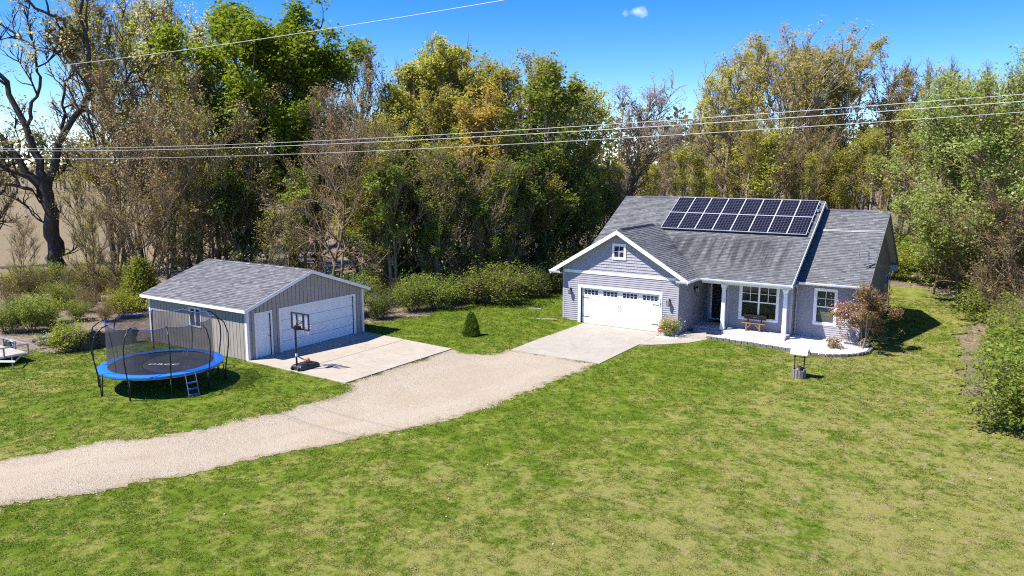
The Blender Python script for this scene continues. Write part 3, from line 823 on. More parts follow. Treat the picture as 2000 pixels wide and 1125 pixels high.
# porch ceiling, beam, posts
p = MB(); p.box(7.12, 12.7, 1.45, 4.75, 2.90, 2.945); p.build('porch_ceiling', M['soffit'], house)
p = MB(); p.box(7.75, 12.5, 1.88, 2.06, 2.72, 2.90); p.build('porch_beam', M['white'], house)
for x in (8.98, 12.27):
    p = MB(); y = 1.97
    p.box(x - .12, x + .12, y - .12, y + .12, .182, .36); 
    def ring(w, z): return [(x - w, y - w, z), (x + w, y - w, z), (x + w, y + w, z), (x - w, y + w, z)]
    a, b = ring(.105, .36), ring(.085, 2.42); p.add(a + b, [(0, 1, 5, 4), (1, 2, 6, 5), (2, 3, 7, 6), (3, 0, 4, 7)])
    p.box(x - .10, x + .10, y - .10, y + .10, 2.42, 2.47); a, b = ring(.088, 2.47), ring(.14, 2.66); p.add(a + b, [(0, 1, 5, 4), (1, 2, 6, 5), (2, 3, 7, 6), (3, 0, 4, 7)]); p.box(x - .14, x + .14, y - .14, y + .14, 2.66, 2.722)
    p.build('porch_post', M['white'], house)

# roofs -----------------------------------------------------------------
def shingles(parent, O, U, V, rows, interval, mat, course=.142, seed=1, name='shingles', w0=.15, w1=.32):
    O = np.array(O, float); U = np.array(U, float); V = np.array(V, float); N = np.cross(U, V); N /= np.linalg.norm(N)
    if N[2] < 0: N = -N
    r = random.Random(seed); mb = MB(); P = lambda u, v, h: O + U * u + V * v + N * h
    for k in range(rows):
        v = k * course; a, b = interval(v + course * .5)
        if b - a < .02: continue
        u = a
        while u < b - 1e-6:
            q = min(u + r.uniform(w0, w1), b)
            if b - q < .05: q = b
            h = .016 + (.010 if r.random() < .45 else 0) + r.uniform(0, .004); t = min(1, max(0, r.gauss(.60, .17))); g = .002
            vm = v + course * .60; hm = h * .45 + .002
            mb.add([P(u + g, v - .012, h), P(q - g, v - .012, h), P(q - g, vm, hm), P(u + g, vm, hm), P(u + g, v - .012, 0), P(q - g, v - .012, 0)], [(0, 1, 2, 3), (4, 5, 1, 0)], 0, t)
            mb.add([P(u + g, vm, hm), P(q - g, vm, hm), P(q - g, v + course, .005), P(u + g, v + course, .005)], [(0, 1, 2, 3)], 0, max(0, t - .42))
            u = q
    o = mb.build(name, mat, parent, tint=True); o['kind'] = 'stuff'; return o
def norm(v): v = np.array(v, float); return v / np.linalg.norm(v)
def deck(parent, name, poly, t=.13, mats=None):
    """poly: top-surface corners; thickened straight down"""
    mb = MB(); mb.prism([(x, y, z - t) for x, y, z in poly], (0, 0, t - .002)); return mb.build(name, mats or M['soffit'], parent)
LM = math.hypot(1, SM); LWG = math.hypot(1, SW); LG = math.hypot(1, SG)
# main roof
mr = deck(house, 'main_roof', [(.1, 1.3, 3.08), (12.71, 1.3, 3.08), (12.71, 8.364, 7.10), (.1, 8.364, 7.10)])
shingles(mr, (.1, 1.3, 3.08), (1, 0, 0), norm((0, 1, SM)), 57, lambda v: (0, 12.61) if v > .2 else (0, 12.61), M['shingle'], seed=2)
deck(mr, 'rear_slope', [(.1, 8.366, 7.10), (12.71, 8.366, 7.10), (12.71, 15.43, 3.08), (.1, 15.43, 3.08)])
shingles(mr, (12.71, 15.43, 3.08), (-1, 0, 0), norm((0, -1, SM)), 57, lambda v: (0, 12.61), M['shingle'], seed=5, name='rear_shingles', w0=.5, w1=.9)
def ridge(parent, a, b, wdir, slope, mat, name='ridge_cap', step=.28, lift=.03, hw=.15):
    a = np.array(a, float); b = np.array(b, float); L = np.linalg.norm(b - a); d = (b - a) / L; w = np.array(wdir, float); mb = MB(); s = 0; r = random.Random(4)
    while s < L:
        e = min(s + step, L); h = lift + r.uniform(0, .008); t = r.random()
        P = lambda q, k, hh: a + d * q + w * k - np.array((0, 0, abs(k) * slope)) + np.array((0, 0, hh))
        mb.add([P(s, -hw, h), P(s, 0, h), P(s, hw, h), P(e, -hw, h - .01), P(e, 0, h - .01), P(e, hw, h - .01), P(s, -hw, h - .03), P(s, hw, h - .03), P(e, -hw, h - .03), P(e, hw, h - .03)],
               [(0, 3, 4, 1), (1, 4, 5, 2), (6, 8, 3, 0), (2, 5, 9, 7), (0, 1, 2, 7, 6)], 0, t)
        s = e
    o = mb.build(name, mat, parent, tint=True); return o
ridge(mr, (.1, 8.365, 7.10), (12.71, 8.365, 7.10), (0, 1, 0), SM, M['shingle'])
ridge(mr, (1.4, 8.365, 7.13), (11.4, 8.365, 7.13), (0, 1, 0), SM, M['shingle'], 'ridge_vent', .9, .045, .13)
# garage roof
gl_ = deck(house, 'garage_roof', [(3.555, -.44, 5.59), (3.555, 5.7, 5.59), (-.64, 1.35, 3.10), (-.64, -.44, 3.10)])
shingles(gl_, (-.64, 5.7, 3.10), (0, -1, 0), norm((1, 0, SG)), 34, lambda v: (5.7 - (1.3 + (3.10 + v * SG / LG - 3.08) / SM) - .05, 6.14), M['shingle'], seed=6, name='left_shingles')
deck(gl_, 'right_slope', [(3.557, -.44, 5.59), (7.75, -.44, 3.10), (7.75, 1.33, 3.10), (3.557, 5.7, 5.59)])
shingles(gl_, (7.75, -.44, 3.10), (0, 1, 0), norm((-1, 0, SG)), 34, lambda v: (0, .44 + 1.3 + (3.10 + v * SG / LG - 3.08) / SM + .03), M['shingle'], seed=7)
ridge(gl_, (3.556, -.44, 5.59), (3.556, 5.55, 5.59), (1, 0, 0), SG, M['shingle'])
ridge(gl_, (3.556, .1, 5.615), (3.556, 4.7, 5.615), (1, 0, 0), SG, M['black_plastic'], 'ridge_vent', .6, .05, .11)
# wing roof
wr_ = deck(house, 'wing_roof', [(12.39, 2.9, 3.07), (16.13, 2.9, 3.07), (16.13, 8.7355, 6.58), (12.39, 8.7355, 6.58)])
shingles(wr_, (12.39, 2.9, 3.07), (1, 0, 0), norm((0, 1, SW)), 48, lambda v: (0, 3.74), M['shingle'], seed=8)
deck(wr_, 'rear_slope', [(12.39, 8.7375, 6.58), (16.13, 8.7375, 6.58), (16.13, 14.57, 3.07), (12.39, 14.57, 3.07)])
shingles(wr_, (16.13, 14.57, 3.07), (-1, 0, 0), norm((0, -1, SW)), 48, lambda v: (0, 3.74), M['shingle'], seed=9, name='rear_shingles', w0=.5, w1=.9)
ridge(wr_, (12.39, 8.7365, 6.58), (16.13, 8.7365, 6.58), (0, 1, 0), SW, M['shingle'])
ridge(wr_, (12.9, 8.7365, 6.61), (15.55, 8.7365, 6.61), (0, 1, 0), SW, M['shingle'], 'ridge_vent', .9, .045, .13)
# rake boards (bent boards under the roof edge)
def rake(pts, t, ext, mat, nm='rake_board', parent=house):
    for a, b in zip(pts[:-1], pts[1:]):
        mb = MB(); mb.prism([a, b, (b[0], b[1], b[2] - t), (a[0], a[1], a[2] - t)], ext); mb.build(nm, mat, parent)
rake([(-.66, -.468, 3.085), (3.555, -.468, 5.588), (7.77, -.468, 3.085)], .24, (0, .027, 0), M['white'])
rake([(12.713, 1.28, 3.07), (12.713, 8.364, 7.095), (12.713, 15.45, 3.07)], .22, (.025, 0, 0), M['white'])
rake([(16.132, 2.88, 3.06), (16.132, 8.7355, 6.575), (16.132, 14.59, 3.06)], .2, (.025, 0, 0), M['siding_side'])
# soffit of the garage gable and boxed eave returns
mb = MB(); mb.box(-.62, .02, -.44, .0, 2.90, 2.965); mb.build('eave_return', M['soffit'], house)
for x0, x1 in ((-.62, -.02), (7.13, 7.73)):
    mb = MB(); xa, xb = (x0, x1) if x0 < 0 else (x1, x0)
    mb.prism([(xa, -.46, 3.04), (xb, -.46, 3.04), (xb, -.46, 3.30), (xa, -.46, 3.05)], (0, .46, 0)); mb.build('return_roof', M['shingle'], house)
mb = MB(); mb.box(7.10, 7.73, -.44, 1.6, 2.90, 2.96); mb.build('eave_soffit', M['soffit'], house)
mb = MB(); mb.box(12.42, 15.95, 2.95, 3.5, 2.90, 2.955); mb.build('eave_soffit', M['soffit'], house)
mb = MB(); mb.box(15.72, 16.12, 13.95, 14.57, 2.62, 3.0); mb.build('eave_return', M['soffit'], house)
# gutters: open K profile run
def gutter(a, b, out, parent=house):
    a = np.array(a, float); b = np.array(b, float); o = np.array(out, float); up = np.array((0, 0, 1.))
    prof = [(0, 0), (0, -.115), (.085, -.115), (.115, -.05), (.125, 0), (.113, 0), (.1, -.048), (.078, -.105), (.01, -.105), (.01, 0)]
    mb = MB(); mb.prism([tuple(a + o * p + up * q) for p, q in prof], tuple(b - a)); mb.build('gutter', M['gutter'], parent)
gutter((7.75, 1.3, 3.055), (12.71, 1.3, 3.055), (0, -1, 0)); gutter((12.72, 2.9, 3.05), (16.1, 2.9, 3.05), (0, -1, 0))
gutter((7.75, -.44, 3.08), (7.75, 1.17, 3.08), (1, 0, 0)); gutter((-.64, -.44, 3.08), (-.64, 1.4, 3.08), (-1, 0, 0))
gutter((7.13, -.44, 3.06), (7.75, -.44, 3.06), (0, -1, 0)); gutter((-.64, -.44, 3.06), (-.02, -.44, 3.06), (0, -1, 0))
def downspout(pts):
    mb = MB(); mb.tube(pts, .042, 4); mb.build('downspout', M['corner'], house)
downspout([(7.80, 1.0, 2.96), (7.5, 1.0, 2.80), (7.18, 1.0, 2.62), (7.18, 1.0, .1)]) if False else None
downspout([(12.55, 2.9, 2.95), (12.52, 3.2, 2.8), (12.5, 3.43, 2.65), (12.5, 3.43, .1)])
downspout([(15.95, 14.5, 2.9), (15.8, 14.05, 2.7), (15.8, 14.05, .0)])
downspout([(-.7, .4, 2.95), (-.4, .4, 2.8), (-.05, .3, 2.62), (-.05, .3, .1)])

# solar array -----------------------------------------------------------
sa = thing('solar_array', 'array of sixteen dark solar panels in white frames on the house roof', 'solar panels', (3.95, 5.0, 3.08 + (5.0 - 1.3) * SM + .19))
Vr = norm((0, 1, SM)); Nr = np.cross((1, 0, 0), Vr)
PW, PH = 1.066, 1.77
rot = Matrix(((1, 0, 0), (0, Vr[1], Nr[1]), (0, Vr[2], Nr[2]))).to_4x4()
pan = None
for j in range(2):
    for i in range(8):
        if pan is None:
            mb = MB(); mb.box(.022, PW - .022, .022, PH - .022, 0, .028); pan = mb.build('solar_panel', M['solar'], sa, rel=False)
            fb = MB(); fb.box(.006, .026, .006, PH - .006, -.006, .036); fb.box(PW - .026, PW - .006, .006, PH - .006, -.006, .036); fb.box(.026, PW - .026, .006, .026, -.006, .036); fb.box(.026, PW - .026, PH - .026, PH - .006, -.006, .036)
            fb.build('panel_frame', M['alu'], pan, rel=False); o = pan
        else: o = copy_tree(pan, sa)
        loc = np.array((1, 0, 0)) * (i * PW) + Vr * (j * PH)
        o.matrix_local = Matrix.Translation(Vector(loc)) @ rot
for j, v in enumerate((.35, 1.4, 2.12, 3.17)):
    mb = MB(); b0 = np.array((3.95, 5.0, 3.08 + (5.0 - 1.3) * SM + .19)) + Vr * v - Nr * .05
    mb.tube([tuple(b0 + np.array((-.05, 0, 0))), tuple(b0 + np.array((8 * PW + .05, 0, 0)))], .025, 4); mb.build('mounting_rail', M['grey_metal'], sa)
def roofpt(x, y, z0, y0, s, off): return (x, y, z0 + (y - y0) * s + off)
# conduit from the array across the wing roof
cd = thing('roof_conduit', 'pale metal conduit pipe running across the right wing roof', 'pipe', (12.5, 6.9, 5.5))
mb = MB(); W_ = lambda x, y, o=.06: roofpt(x, y, 3.07, 2.9, SW, o)
mb.tube([W_(12.86, 8.5), W_(12.86, 7.1), W_(12.9, 6.98), W_(13.05, 6.94), W_(16.15, 7.05)], .012, 6); mb.build('conduit_run', M['grey_metal'], cd)
mb = MB(); mb.tube([W_(12.52, 6.78), W_(12.55, 6.60), W_(12.7, 6.55), W_(12.82, 6.7), W_(12.9, 6.86), W_(13.05, 6.86), W_(16.15, 6.94)], .014, 6); mb.tube([W_(16.15, 7.0), W_(16.17, 7.0, -.05), (16.2, 6.95, W_(0, 6.95)[2] - .4)], .012, 6); mb.build('conduit_run', M['grey_metal'], cd)
mb = MB(); mb.box(12.46, 12.62, 7.2, 7.4, roofpt(0, 7.3, 3.08, 1.3, SM, .03)[2], roofpt(0, 7.3, 3.08, 1.3, SM, .03)[2] + .17); mb.build('junction_box', M['grey_metal'], cd)
# television antenna near the right eave
an = thing('roof_antenna', 'small looped television antenna on a mast at the right roof edge', 'antenna', W_(15.8, 4.15, 0))
b0 = np.array(W_(15.8, 4.15, 0)); mb = MB(); mb.tube([tuple(b0), tuple(b0 + (0, 0, 1.0))], .03, 6); mb.build('mast', M['grey_metal'], an)
for sgn in (-1, 1):
    mb = MB(); c = b0 + np.array((sgn * .24, 0, .78)); mb.tube([tuple(c + np.array((.21 * math.cos(a), .05 * math.sin(a * 2), .25 * math.sin(a)))) for a in np.linspace(0, 2 * math.pi, 17)[:-1]], .017, 4, closed=True); mb.build('loop', M['grey_metal'], an)
mb = MB(); mb.tube([tuple(b0 + (-.1, -.02, .12)), tuple(b0 + (.28, .02, .30))], .045, 6); mb.tube([tuple(b0 + (.0, 0, .55)), tuple(b0 + (.3, .35, .5))], .012, 4); mb.build('bracket', M['black_plastic'], an)
mb = MB(); mb.tube([tuple(b0 + (.05, 0, .3)), (16.14, 5.3, 3.9), (16.14, 8, 3.55), (16.14, 11.5, 3.2), (15.95, 14.3, 2.9)], .010, 4); mb.build('cable', M['grey_metal'], an)
# ------------------------------------------------------------------ detached garage (shed)
shed = thing('garage_shed', 'detached taupe metal garage with wide white door and mottled grey roof', 'garage', (-6.82, -17.23, .276), math.pi / 2)
SWd, SLn, SHt, SZr, SEv = 7.5, 7.45, 2.36, 3.80, .29
SS = (SZr - 2.42) / (SWd / 2 + SEv)
def sroof(x): return SZr - .10 - SS * abs(x - SWd / 2)
SF = FR((0, 0, 0), (1, 0, 0), (0, -1, 0)); SL_ = FR((0, SLn, 0), (0, -1, 0), (-1, 0, 0)); SR_ = FR((SWd, 0, 0), (0, 1, 0), (1, 0, 0)); SB_ = FR((SWd, SLn, 0), (-1, 0, 0), (0, 1, 0))
OV = (1.95, 6.78, 2.06); ED = (.50, 1.33, 2.05); SWIN = (3.27, 4.17, 1.16, 2.10)       # overhead door, entry door, window (s from the back corner)
def shed_wall(name, fr, L, top, opens):
    mb = MB(fr)
    # sheathing behind the boards, open at doors and windows
    cuts = sorted({0, L, *[v for o in opens for v in o[:2]]})
    for a, b in zip(cuts[:-1], cuts[1:]):
        m_ = (a + b) / 2; op = [o for o in opens if o[0] < m_ < o[1]]
        if op:
            z0, z1 = op[0][2], op[0][3]
            if z0 > .01: mb.prism([fr(a, -.1, 0), fr(b, -.1, 0), fr(b, -.1, z0), fr(a, -.1, z0)], tuple(fr.n * .095))
            mb.prism([fr(a, -.1, z1), fr(b, -.1, z1), fr(b, -.1, top(b)), fr(a, -.1, top(a))], tuple(fr.n * .095))
        else:
            pl = [fr(a, -.1, 0), fr(b, -.1, 0), fr(b, -.1, top(b))] + ([fr(SWd / 2, -.1, top(SWd / 2))] if a < SWd / 2 < b and top(a) < top(SWd / 2) else []) + [fr(a, -.1, top(a))]
            mb.prism(pl, tuple(fr.n * .095))
    w = mb.build(name, M['shed_gap'], shed, rel=False)
    n = int(round(L / .242)); bw = L / n
    for k in range(n):
        a, b = k * bw + .013, (k + 1) * bw - .013; m_ = (a + b) / 2
        segs = [(0.0, None)]
        op = [o for o in opens if o[0] < b and o[1] > a]
        runs = []
        if op:
            o = op[0]
            if o[2] > .01: runs.append((max(a, o[0]), min(b, o[1]), .02, o[2]))
            runs.append((max(a, o[0]), min(b, o[1]), o[3], None))
            if o[0] > a + .02: runs.append((a, o[0], .02, None))
            if o[1] < b - .02: runs.append((o[1], b, .02, None))
        else: runs.append((a, b, .02, None))
        for (p, q, z0, z1) in runs:
            mb = MB(fr); ta, tb = (z1, z1) if z1 else (top(p), top(q))
            mb.prism([fr(p, 0, z0), fr(q, 0, z0), fr(q, 0, tb), fr(p, 0, ta)], tuple(fr.n * .018))
            mb.build('board', M['shed_board'], w, rel=False)
    return w
shed_wall('front_wall', SF, SWd, sroof, [(OV[0], OV[1], 0, OV[2]), (ED[0], ED[1], 0, ED[2])])
shed_wall('side_wall', SL_, SLn, lambda s: SHt, [SWIN])
mb = MB(SR_); mb.box(0, SLn, -.1, .015, 0, SHt); mb.build('far_side_wall', M['shed_board'], shed, rel=False)
mb = MB(SB_); mb.prism([SB_(0, 0, 0), SB_(SWd, 0, 0), SB_(SWd, 0, SHt), SB_(SWd / 2, 0, SZr - .1), SB_(0, 0, SHt)], (0, -.1, 0)); mb.build('rear_wall', M['shed_board'], shed, rel=False)
for fr, s0, s1 in ((SF, -.03, .10), (SF, SWd - .10, SWd + .03), (SL_, SLn - .10, SLn + .016), (SL_, -.02, .10)):
    mb = MB(fr); mb.box(s0, s1, .019, .035, .01, SHt); mb.build('corner_trim', M['white'], shed, rel=False)
mb = MB(SF); mb.box(OV[0] - .13, OV[0], -.1, .04, .0, OV[2]); mb.box(OV[1], OV[1] + .13, -.1, .04, 0, OV[2]); mb.box(OV[0] - .13, OV[1] + .13, -.1, .042, OV[2], OV[2] + .11); mb.build('overhead_door_trim', M['white'], shed, rel=False)
mb = MB(SF); mb.box(OV[0], OV[1], -.12, -.11, 0, OV[2]); od = mb.build('overhead_door', M['white_door'], shed, rel=False)
for r in range(4):
    h = OV[2] / 4; mb = MB(SF); mb.box(OV[0] + .004, OV[1] - .004, -.108, -.055, r * h + .012, (r + 1) * h - .004)
    for k in range(10):
        wd = (OV[1] - OV[0]) / 10; a = OV[0] + k * wd + .04; mb.box(a, a + wd - .08, -.054, -.048, r * h + .09, (r + 1) * h - .08)
    mb.build('door_section', M['white_door'], od, rel=False, bevel=.006)
mb = MB(SF); mb.box(OV[0], OV[1], -.109, -.045, .0, .012); mb.build('door_seal', M['black_plastic'], od, rel=False)
mb = MB(SF); mb.box(ED[0] - .1, ED[0], -.1, .035, 0, ED[2]); mb.box(ED[1], ED[1] + .1, -.1, .035, 0, ED[2]); mb.box(ED[0] - .1, ED[1] + .1, -.1, .037, ED[2], ED[2] + .1); ep = mb.build('entry_door', M['white'], shed, rel=False)
mb = MB(SF); mb.box(ED[0], ED[1], -.1, -.05, .02, ED[2])
for i in range(2):
    for z0, z1 in ((.22, .85), (1.0, 1.55), (1.65, 1.9)):
        a = ED[0] + .1 + i * .345; mb.box(a, a + .285, -.049, -.042, z0, z1)
mb.build('door_leaf', M['white_door'], ep, rel=False, bevel=.005)
mb = MB(SF); mb.lathe((ED[1] - .08, .02, .98), [(.0, -.03), (.03, -.02), (.034, 0), (.03, .02), (.0, .03)], 8); mb.box(ED[1] - .095, ED[1] - .065, -.05, -.02, .95, 1.01); mb.build('door_knob', M['grey_metal'], ep, rel=False)
s0, s1, z0, z1 = SWIN
mb = MB(SL_); t = .06
mb.box(s0, s1, -.06, .04, z1 - t, z1); mb.box(s0, s1, -.06, .045, z0, z0 + t); mb.box(s0, s0 + t, -.06, .04, z0 + t, z1 - t); mb.box(s1 - t, s1, -.06, .04, z0 + t, z1 - t); mb.box((s0 + s1) / 2 - .03, (s0 + s1) / 2 + .03, -.06, .036, z0 + t, z1 - t)
wn = mb.build('window', M['white'], shed, rel=False)
for a, b in ((s0 + t, (s0 + s1) / 2 - .03), ((s0 + s1) / 2 + .03, s1 - t)):
    mb = MB(SL_); mb.quad(SL_(a, -.02, z0 + t), SL_(b, -.02, z0 + t), SL_(b, -.02, z1 - t), SL_(a, -.02, z1 - t)); mb.build('pane', M['dark_glass'], wn, rel=False)
def roof_half(nm, sx):
    xr = SWd / 2; xe = -SEv if sx < 0 else SWd + SEv; ze = SZr - SS * (SWd / 2 + SEv)
    mb = MB(); y0, y1 = -.28, SLn + .28
    mb.prism([(xr, y0, SZr - .10), (xe, y0, ze - .10), (xe, y0, ze - .003), (xr, y0, SZr - .003)], (0, y1 - y0, 0)); o = mb.build(nm, M['soffit'], shed, rel=False)
    return o, xe, ze
for sx in (-1, 1):
    o, xe, ze = roof_half('roof' if sx < 0 else 'far_roof', sx)
    L = math.hypot(SWd / 2 + SEv, SZr - ze); n = int(L / .142)
    if sx < 0: so = shingles(None, (xe, SLn + .28, ze), (0, -1, 0), norm((1, 0, SS)), n, lambda v: (0, SLn + .56), M['shingle_shed'], seed=21)
    else: so = shingles(None, (xe, -.28, ze), (0, 1, 0), norm((-1, 0, SS)), n, lambda v: (0, SLn + .56), M['shingle_shed'], seed=22)
    so.parent = o
_r = ridge(None, (SWd / 2, -.28, SZr), (SWd / 2, SLn + .28, SZr), (1, 0, 0), SS, M['shingle_shed']); _r.parent = shed
ze = SZr - SS * (SWd / 2 + SEv)
for a, b in (((-SEv - .01, -.30, ze), (SWd / 2, -.30, SZr)), ((SWd / 2, -.30, SZr), (SWd + SEv + .01, -.30, ze))):
    mb = MB(); mb.prism([a, b, (b[0], b[1], b[2] - .16), (a[0], a[1], a[2] - .16)], (0, .019, 0)); mb.build('rake_trim', M['white'], shed, rel=False)
for x in (-SEv - .022, SWd + SEv + .003):
    mb = MB(); mb.box(x, x + .019, -.28, SLn + .28, ze - .14, ze + .005); mb.build('eave_trim', M['white'], shed, rel=False)

# ------------------------------------------------------------------ trampoline
TC = (-6.7, -21.55); TG = .28; TR = 2.36; TZ = 1.17
tr = thing('trampoline', 'round trampoline with blue pad, black mat and tall safety net on the lawn', 'trampoline', (*TC, TG))
def circ(r, z, n=64, ph=0): return [(TC[0] + r * math.cos(ph + 2 * math.pi * k / n), TC[1] + r * math.sin(ph + 2 * math.pi * k / n), z) for k in range(n)]
def ringmesh(r0, z0, r1, z1, mb, n=64):
    a, b = circ(r0, z0, n), circ(r1, z1, n)
    for k in range(n): mb.quad(a[k], b[k], b[(k + 1) % n], a[(k + 1) % n])
mb = MB(); mb.add(circ(2.02, TZ - .03), [tuple(range(64))]); mb.build('jumping_mat', M['mat_black'], tr)
mb = MB(); ringmesh(1.98, TZ + .015, 2.18, TZ + .03, mb); ringmesh(2.18, TZ + .03, TR, TZ + .005, mb); ringmesh(TR, TZ + .005, TR + .005, TZ - .055, mb); ringmesh(TR - .02, TZ - .06, 1.98, TZ + .0, mb); mb.build('safety_pad', M['blue_pad'], tr, smooth=True)
mb = MB(); mb.tube(circ(TR - .05, TZ - .09), .03, 6, closed=True); mb.build('frame_ring', M['grey_metal'], tr, smooth=True)
text_mesh('ORCC', .36, .002, M['letter'], 'mat_lettering', tr, Matrix.Translation((.25, -.1, TZ - .022 - TG)) @ Matrix.Rotation(.53 + .03, 4, 'Z') @ Matrix.Diagonal((1.25, .75, 1, 1)))
PH0 = math.radians(-62)
for k in range(10):
    a = PH0 + k * math.pi / 5; c, s = math.cos(a), math.sin(a)
    pr = [(TR + .06, .30), (TR + .07, .75), (TR + .14, 1.25), (TR + .24, 1.8), (TR + .24, 2.3), (TR + .10, 2.75), (TR - .14, 2.95), (TR - .36, 3.03)]
    mb = MB(); mb.tube([(TC[0] + r * c, TC[1] + r * s, z + (TG if i < 0 else 0)) for i, (r, z) in enumerate(pr)], .026, 6); mb.build('net_pole', M['black_metal'], tr, smooth=True)
    mb = MB(); mb.tube([(TC[0] + (TR - .03) * c, TC[1] + (TR - .03) * s, TZ - .08), (TC[0] + (TR + .02) * c, TC[1] + (TR + .02) * s, TG - .02)], .024, 6); mb.build('leg', M['black_metal'], tr)
    mb = MB(); mb.tube([(TC[0] + (TR + .06) * c, TC[1] + (TR + .06) * s, TZ - .32), (TC[0] + (TR + .06) * c, TC[1] + (TR + .06) * s, TZ - .14)], .032, 6); mb.build('pole_clamp', M['grey_metal'], tr)
def net_ring(n=80):
    top, bot = [], []
    for k in range(n):
        a = PH0 + 2 * math.pi * k / n; ph = (k / (n / 10)) % 1; sag = .10 * math.sin(math.pi * ph)
        top.append((TC[0] + (TR - .36 - sag * .5) * math.cos(a), TC[1] + (TR - .36 - sag * .5) * math.sin(a), 3.01 - sag)); r = 2.0
        bot.append((TC[0] + r * math.cos(a), TC[1] + r * math.sin(a), TZ + .01))
    return top, bot
nt_, nb_ = net_ring()
mb = MB()
for k in range(80):
    j = (k + 1) % 80; m0 = [(p + q) / 2 for p, q in zip(nt_[k], nb_[k])]; m1 = [(p + q) / 2 for p, q in zip(nt_[j], nb_[j])]
    mb.quad(nb_[k], nb_[j], m1, m0); mb.quad(m0, m1, nt_[j], nt_[k])
mb.build('safety_net', M['net'], tr, smooth=True)
mb = MB(); mb.tube(nt_, .013, 5, closed=True); mb.build('net_top_rim', M['blue_rung'], tr, smooth=True)
# zip of the net door: two loose pale cords
for da in (-.03, .05):
    a = math.radians(-9) + da; mb = MB(); mb.tube([(TC[0] + (2.02 + .02 * math.sin(i * 2.2)) * math.cos(a + .012 * math.sin(i * 1.9)), TC[1] + 2.02 * math.sin(a + .03 * math.sin(i * 1.9)), TZ + .02 + i * .2) for i in range(5)], .012, 4); mb.build('zip_cord', M['wood_grey'], tr)
ld = thing('ladder', 'short blue three rung ladder hooked on the trampoline rim', 'ladder', (-4.47, -21.45, .28))
la = math.radians(-9); rc = np.array((math.cos(la), math.sin(la), 0)); tg = np.array((-math.sin(la), math.cos(la), 0)); c0 = np.array((*TC, 0))
lp = lambda r, q, z: tuple(c0 + rc * r + tg * q + np.array((0, 0, z)))
for q in (-.2, .2):
    mb = MB(); mb.tube([lp(TR - .02, q, TZ - .06), lp(TR + .05, q, TZ - .03), lp(TR + .10, q, TZ - .15), lp(TR + .30, q, .27)], .016, 6); mb.build('rail', M['grey_metal'], ld)
for k in range(3):
    f = (.28, .58, .88)[k]; r_ = TR + .10 + .2 * f; z_ = TZ - .15 - (TZ - .42) * f
    mb = MB(); mb.fr = FR(lp(r_, 0, z_), tg, rc); mb.box(-.22, .22, -.035, .035, -.03, .03); mb.build('rung', M['blue_rung'], ld, bevel=.01)

# ------------------------------------------------------------------ basketball hoop
HX, HY, HZ = -3.66, -17.2, .318
bh = thing('basketball_hoop', 'portable basketball hoop with black framed backboard on the concrete pad', 'basketball hoop', (HX, HY, HZ))
mb = MB(); b0 = [(HX - .32, HY - .06), (HX + .32, HY - .06), (HX + .36, HY + 1.0), (HX - .36, HY + 1.0)]; b1 = [(HX - .24, HY - .0), (HX + .24, HY - .0), (HX + .30, HY + .92), (HX - .30, HY + .92)]
mb.add([(x, y, HZ + .01) for x, y in b0] + [(x, y, HZ + .14) for x, y in b0] + [(x, y, HZ + .22) for x, y in b1], [(3, 2, 1, 0), (0, 1, 5, 4), (1, 2, 6, 5), (2, 3, 7, 6), (3, 0, 4, 7), (4, 5, 9, 8), (5, 6, 10, 9), (6, 7, 11, 10), (7, 4, 8, 11), (8, 9, 10, 11)])
mb.build('base', M['black_plastic'], bh, bevel=.02)
for x in (HX - .2, HX + .2):
    mb = MB(); mb.tube([(x - .03, HY - .1, HZ + .075), (x + .03, HY - .1, HZ + .075)], .07, 10); mb.build('wheel', M['black_plastic'], bh)
mb = MB(); mb.tube([(HX, HY, HZ + .12), (HX, HY, 2.30)], .042, 10); mb.build('pole', M['black_metal'], bh, smooth=False)
mb = MB(); mb.tube([(HX, HY, HZ + .62), (HX, HY, HZ + .74)], .048, 10); mb.build('pole_label', M['letter'], bh)
for x in (-.2, .2):
    mb = MB(); mb.tube([(HX, HY + .03, HZ + .62), (HX + x, HY + .72, HZ + .2)], .014, 5); mb.build('brace', M['black_metal'], bh)
BY, BZ0, BZ1 = HY + .28, 2.06, 2.80
mb = MB(FR((HX, BY, 0), (1, 0, 0), (0, 1, 0)))
for bx in ((-.56, .56, -.025, .025, BZ0, BZ0 + .06), (-.56, .56, -.025, .025, BZ1 - .06, BZ1), (-.56, -.49, -.025, .025, BZ0 + .06, BZ1 - .06), (.49, .56, -.025, .025, BZ0 + .06, BZ1 - .06), (-.235, -.17, -.03, .02, BZ0 + .06, BZ1 - .06), (.17, .235, -.03, .02, BZ0 + .06, BZ1 - .06)): mb.box(*bx)
bb = mb.build('backboard_frame', M['black_plastic'], bh)
mb = MB(FR((HX, BY, 0), (1, 0, 0), (0, 1, 0))); mb.box(-.54, .54, .026, .036, BZ0 + .02, BZ1 - .02)
def clear_mat():
    m, nt, b = newmat('clear_acrylic'); b.inputs['Base Color'].default_value = (.75, .8, .85, 1); b.inputs['Roughness'].default_value = .15
    t_ = nd(nt, 'BsdfTransparent'); x_ = nd(nt, 'MixShader'); x_.inputs[0].default_value = .12
    nt.links.new(t_.outputs[0], x_.inputs[1]); nt.links.new(b.outputs[0], x_.inputs[2]); nt.links.new(x_.outputs[0], nt.nodes['Material Output'].inputs[0]); return m
mb.build('backboard_sheet', clear_mat(), bb)
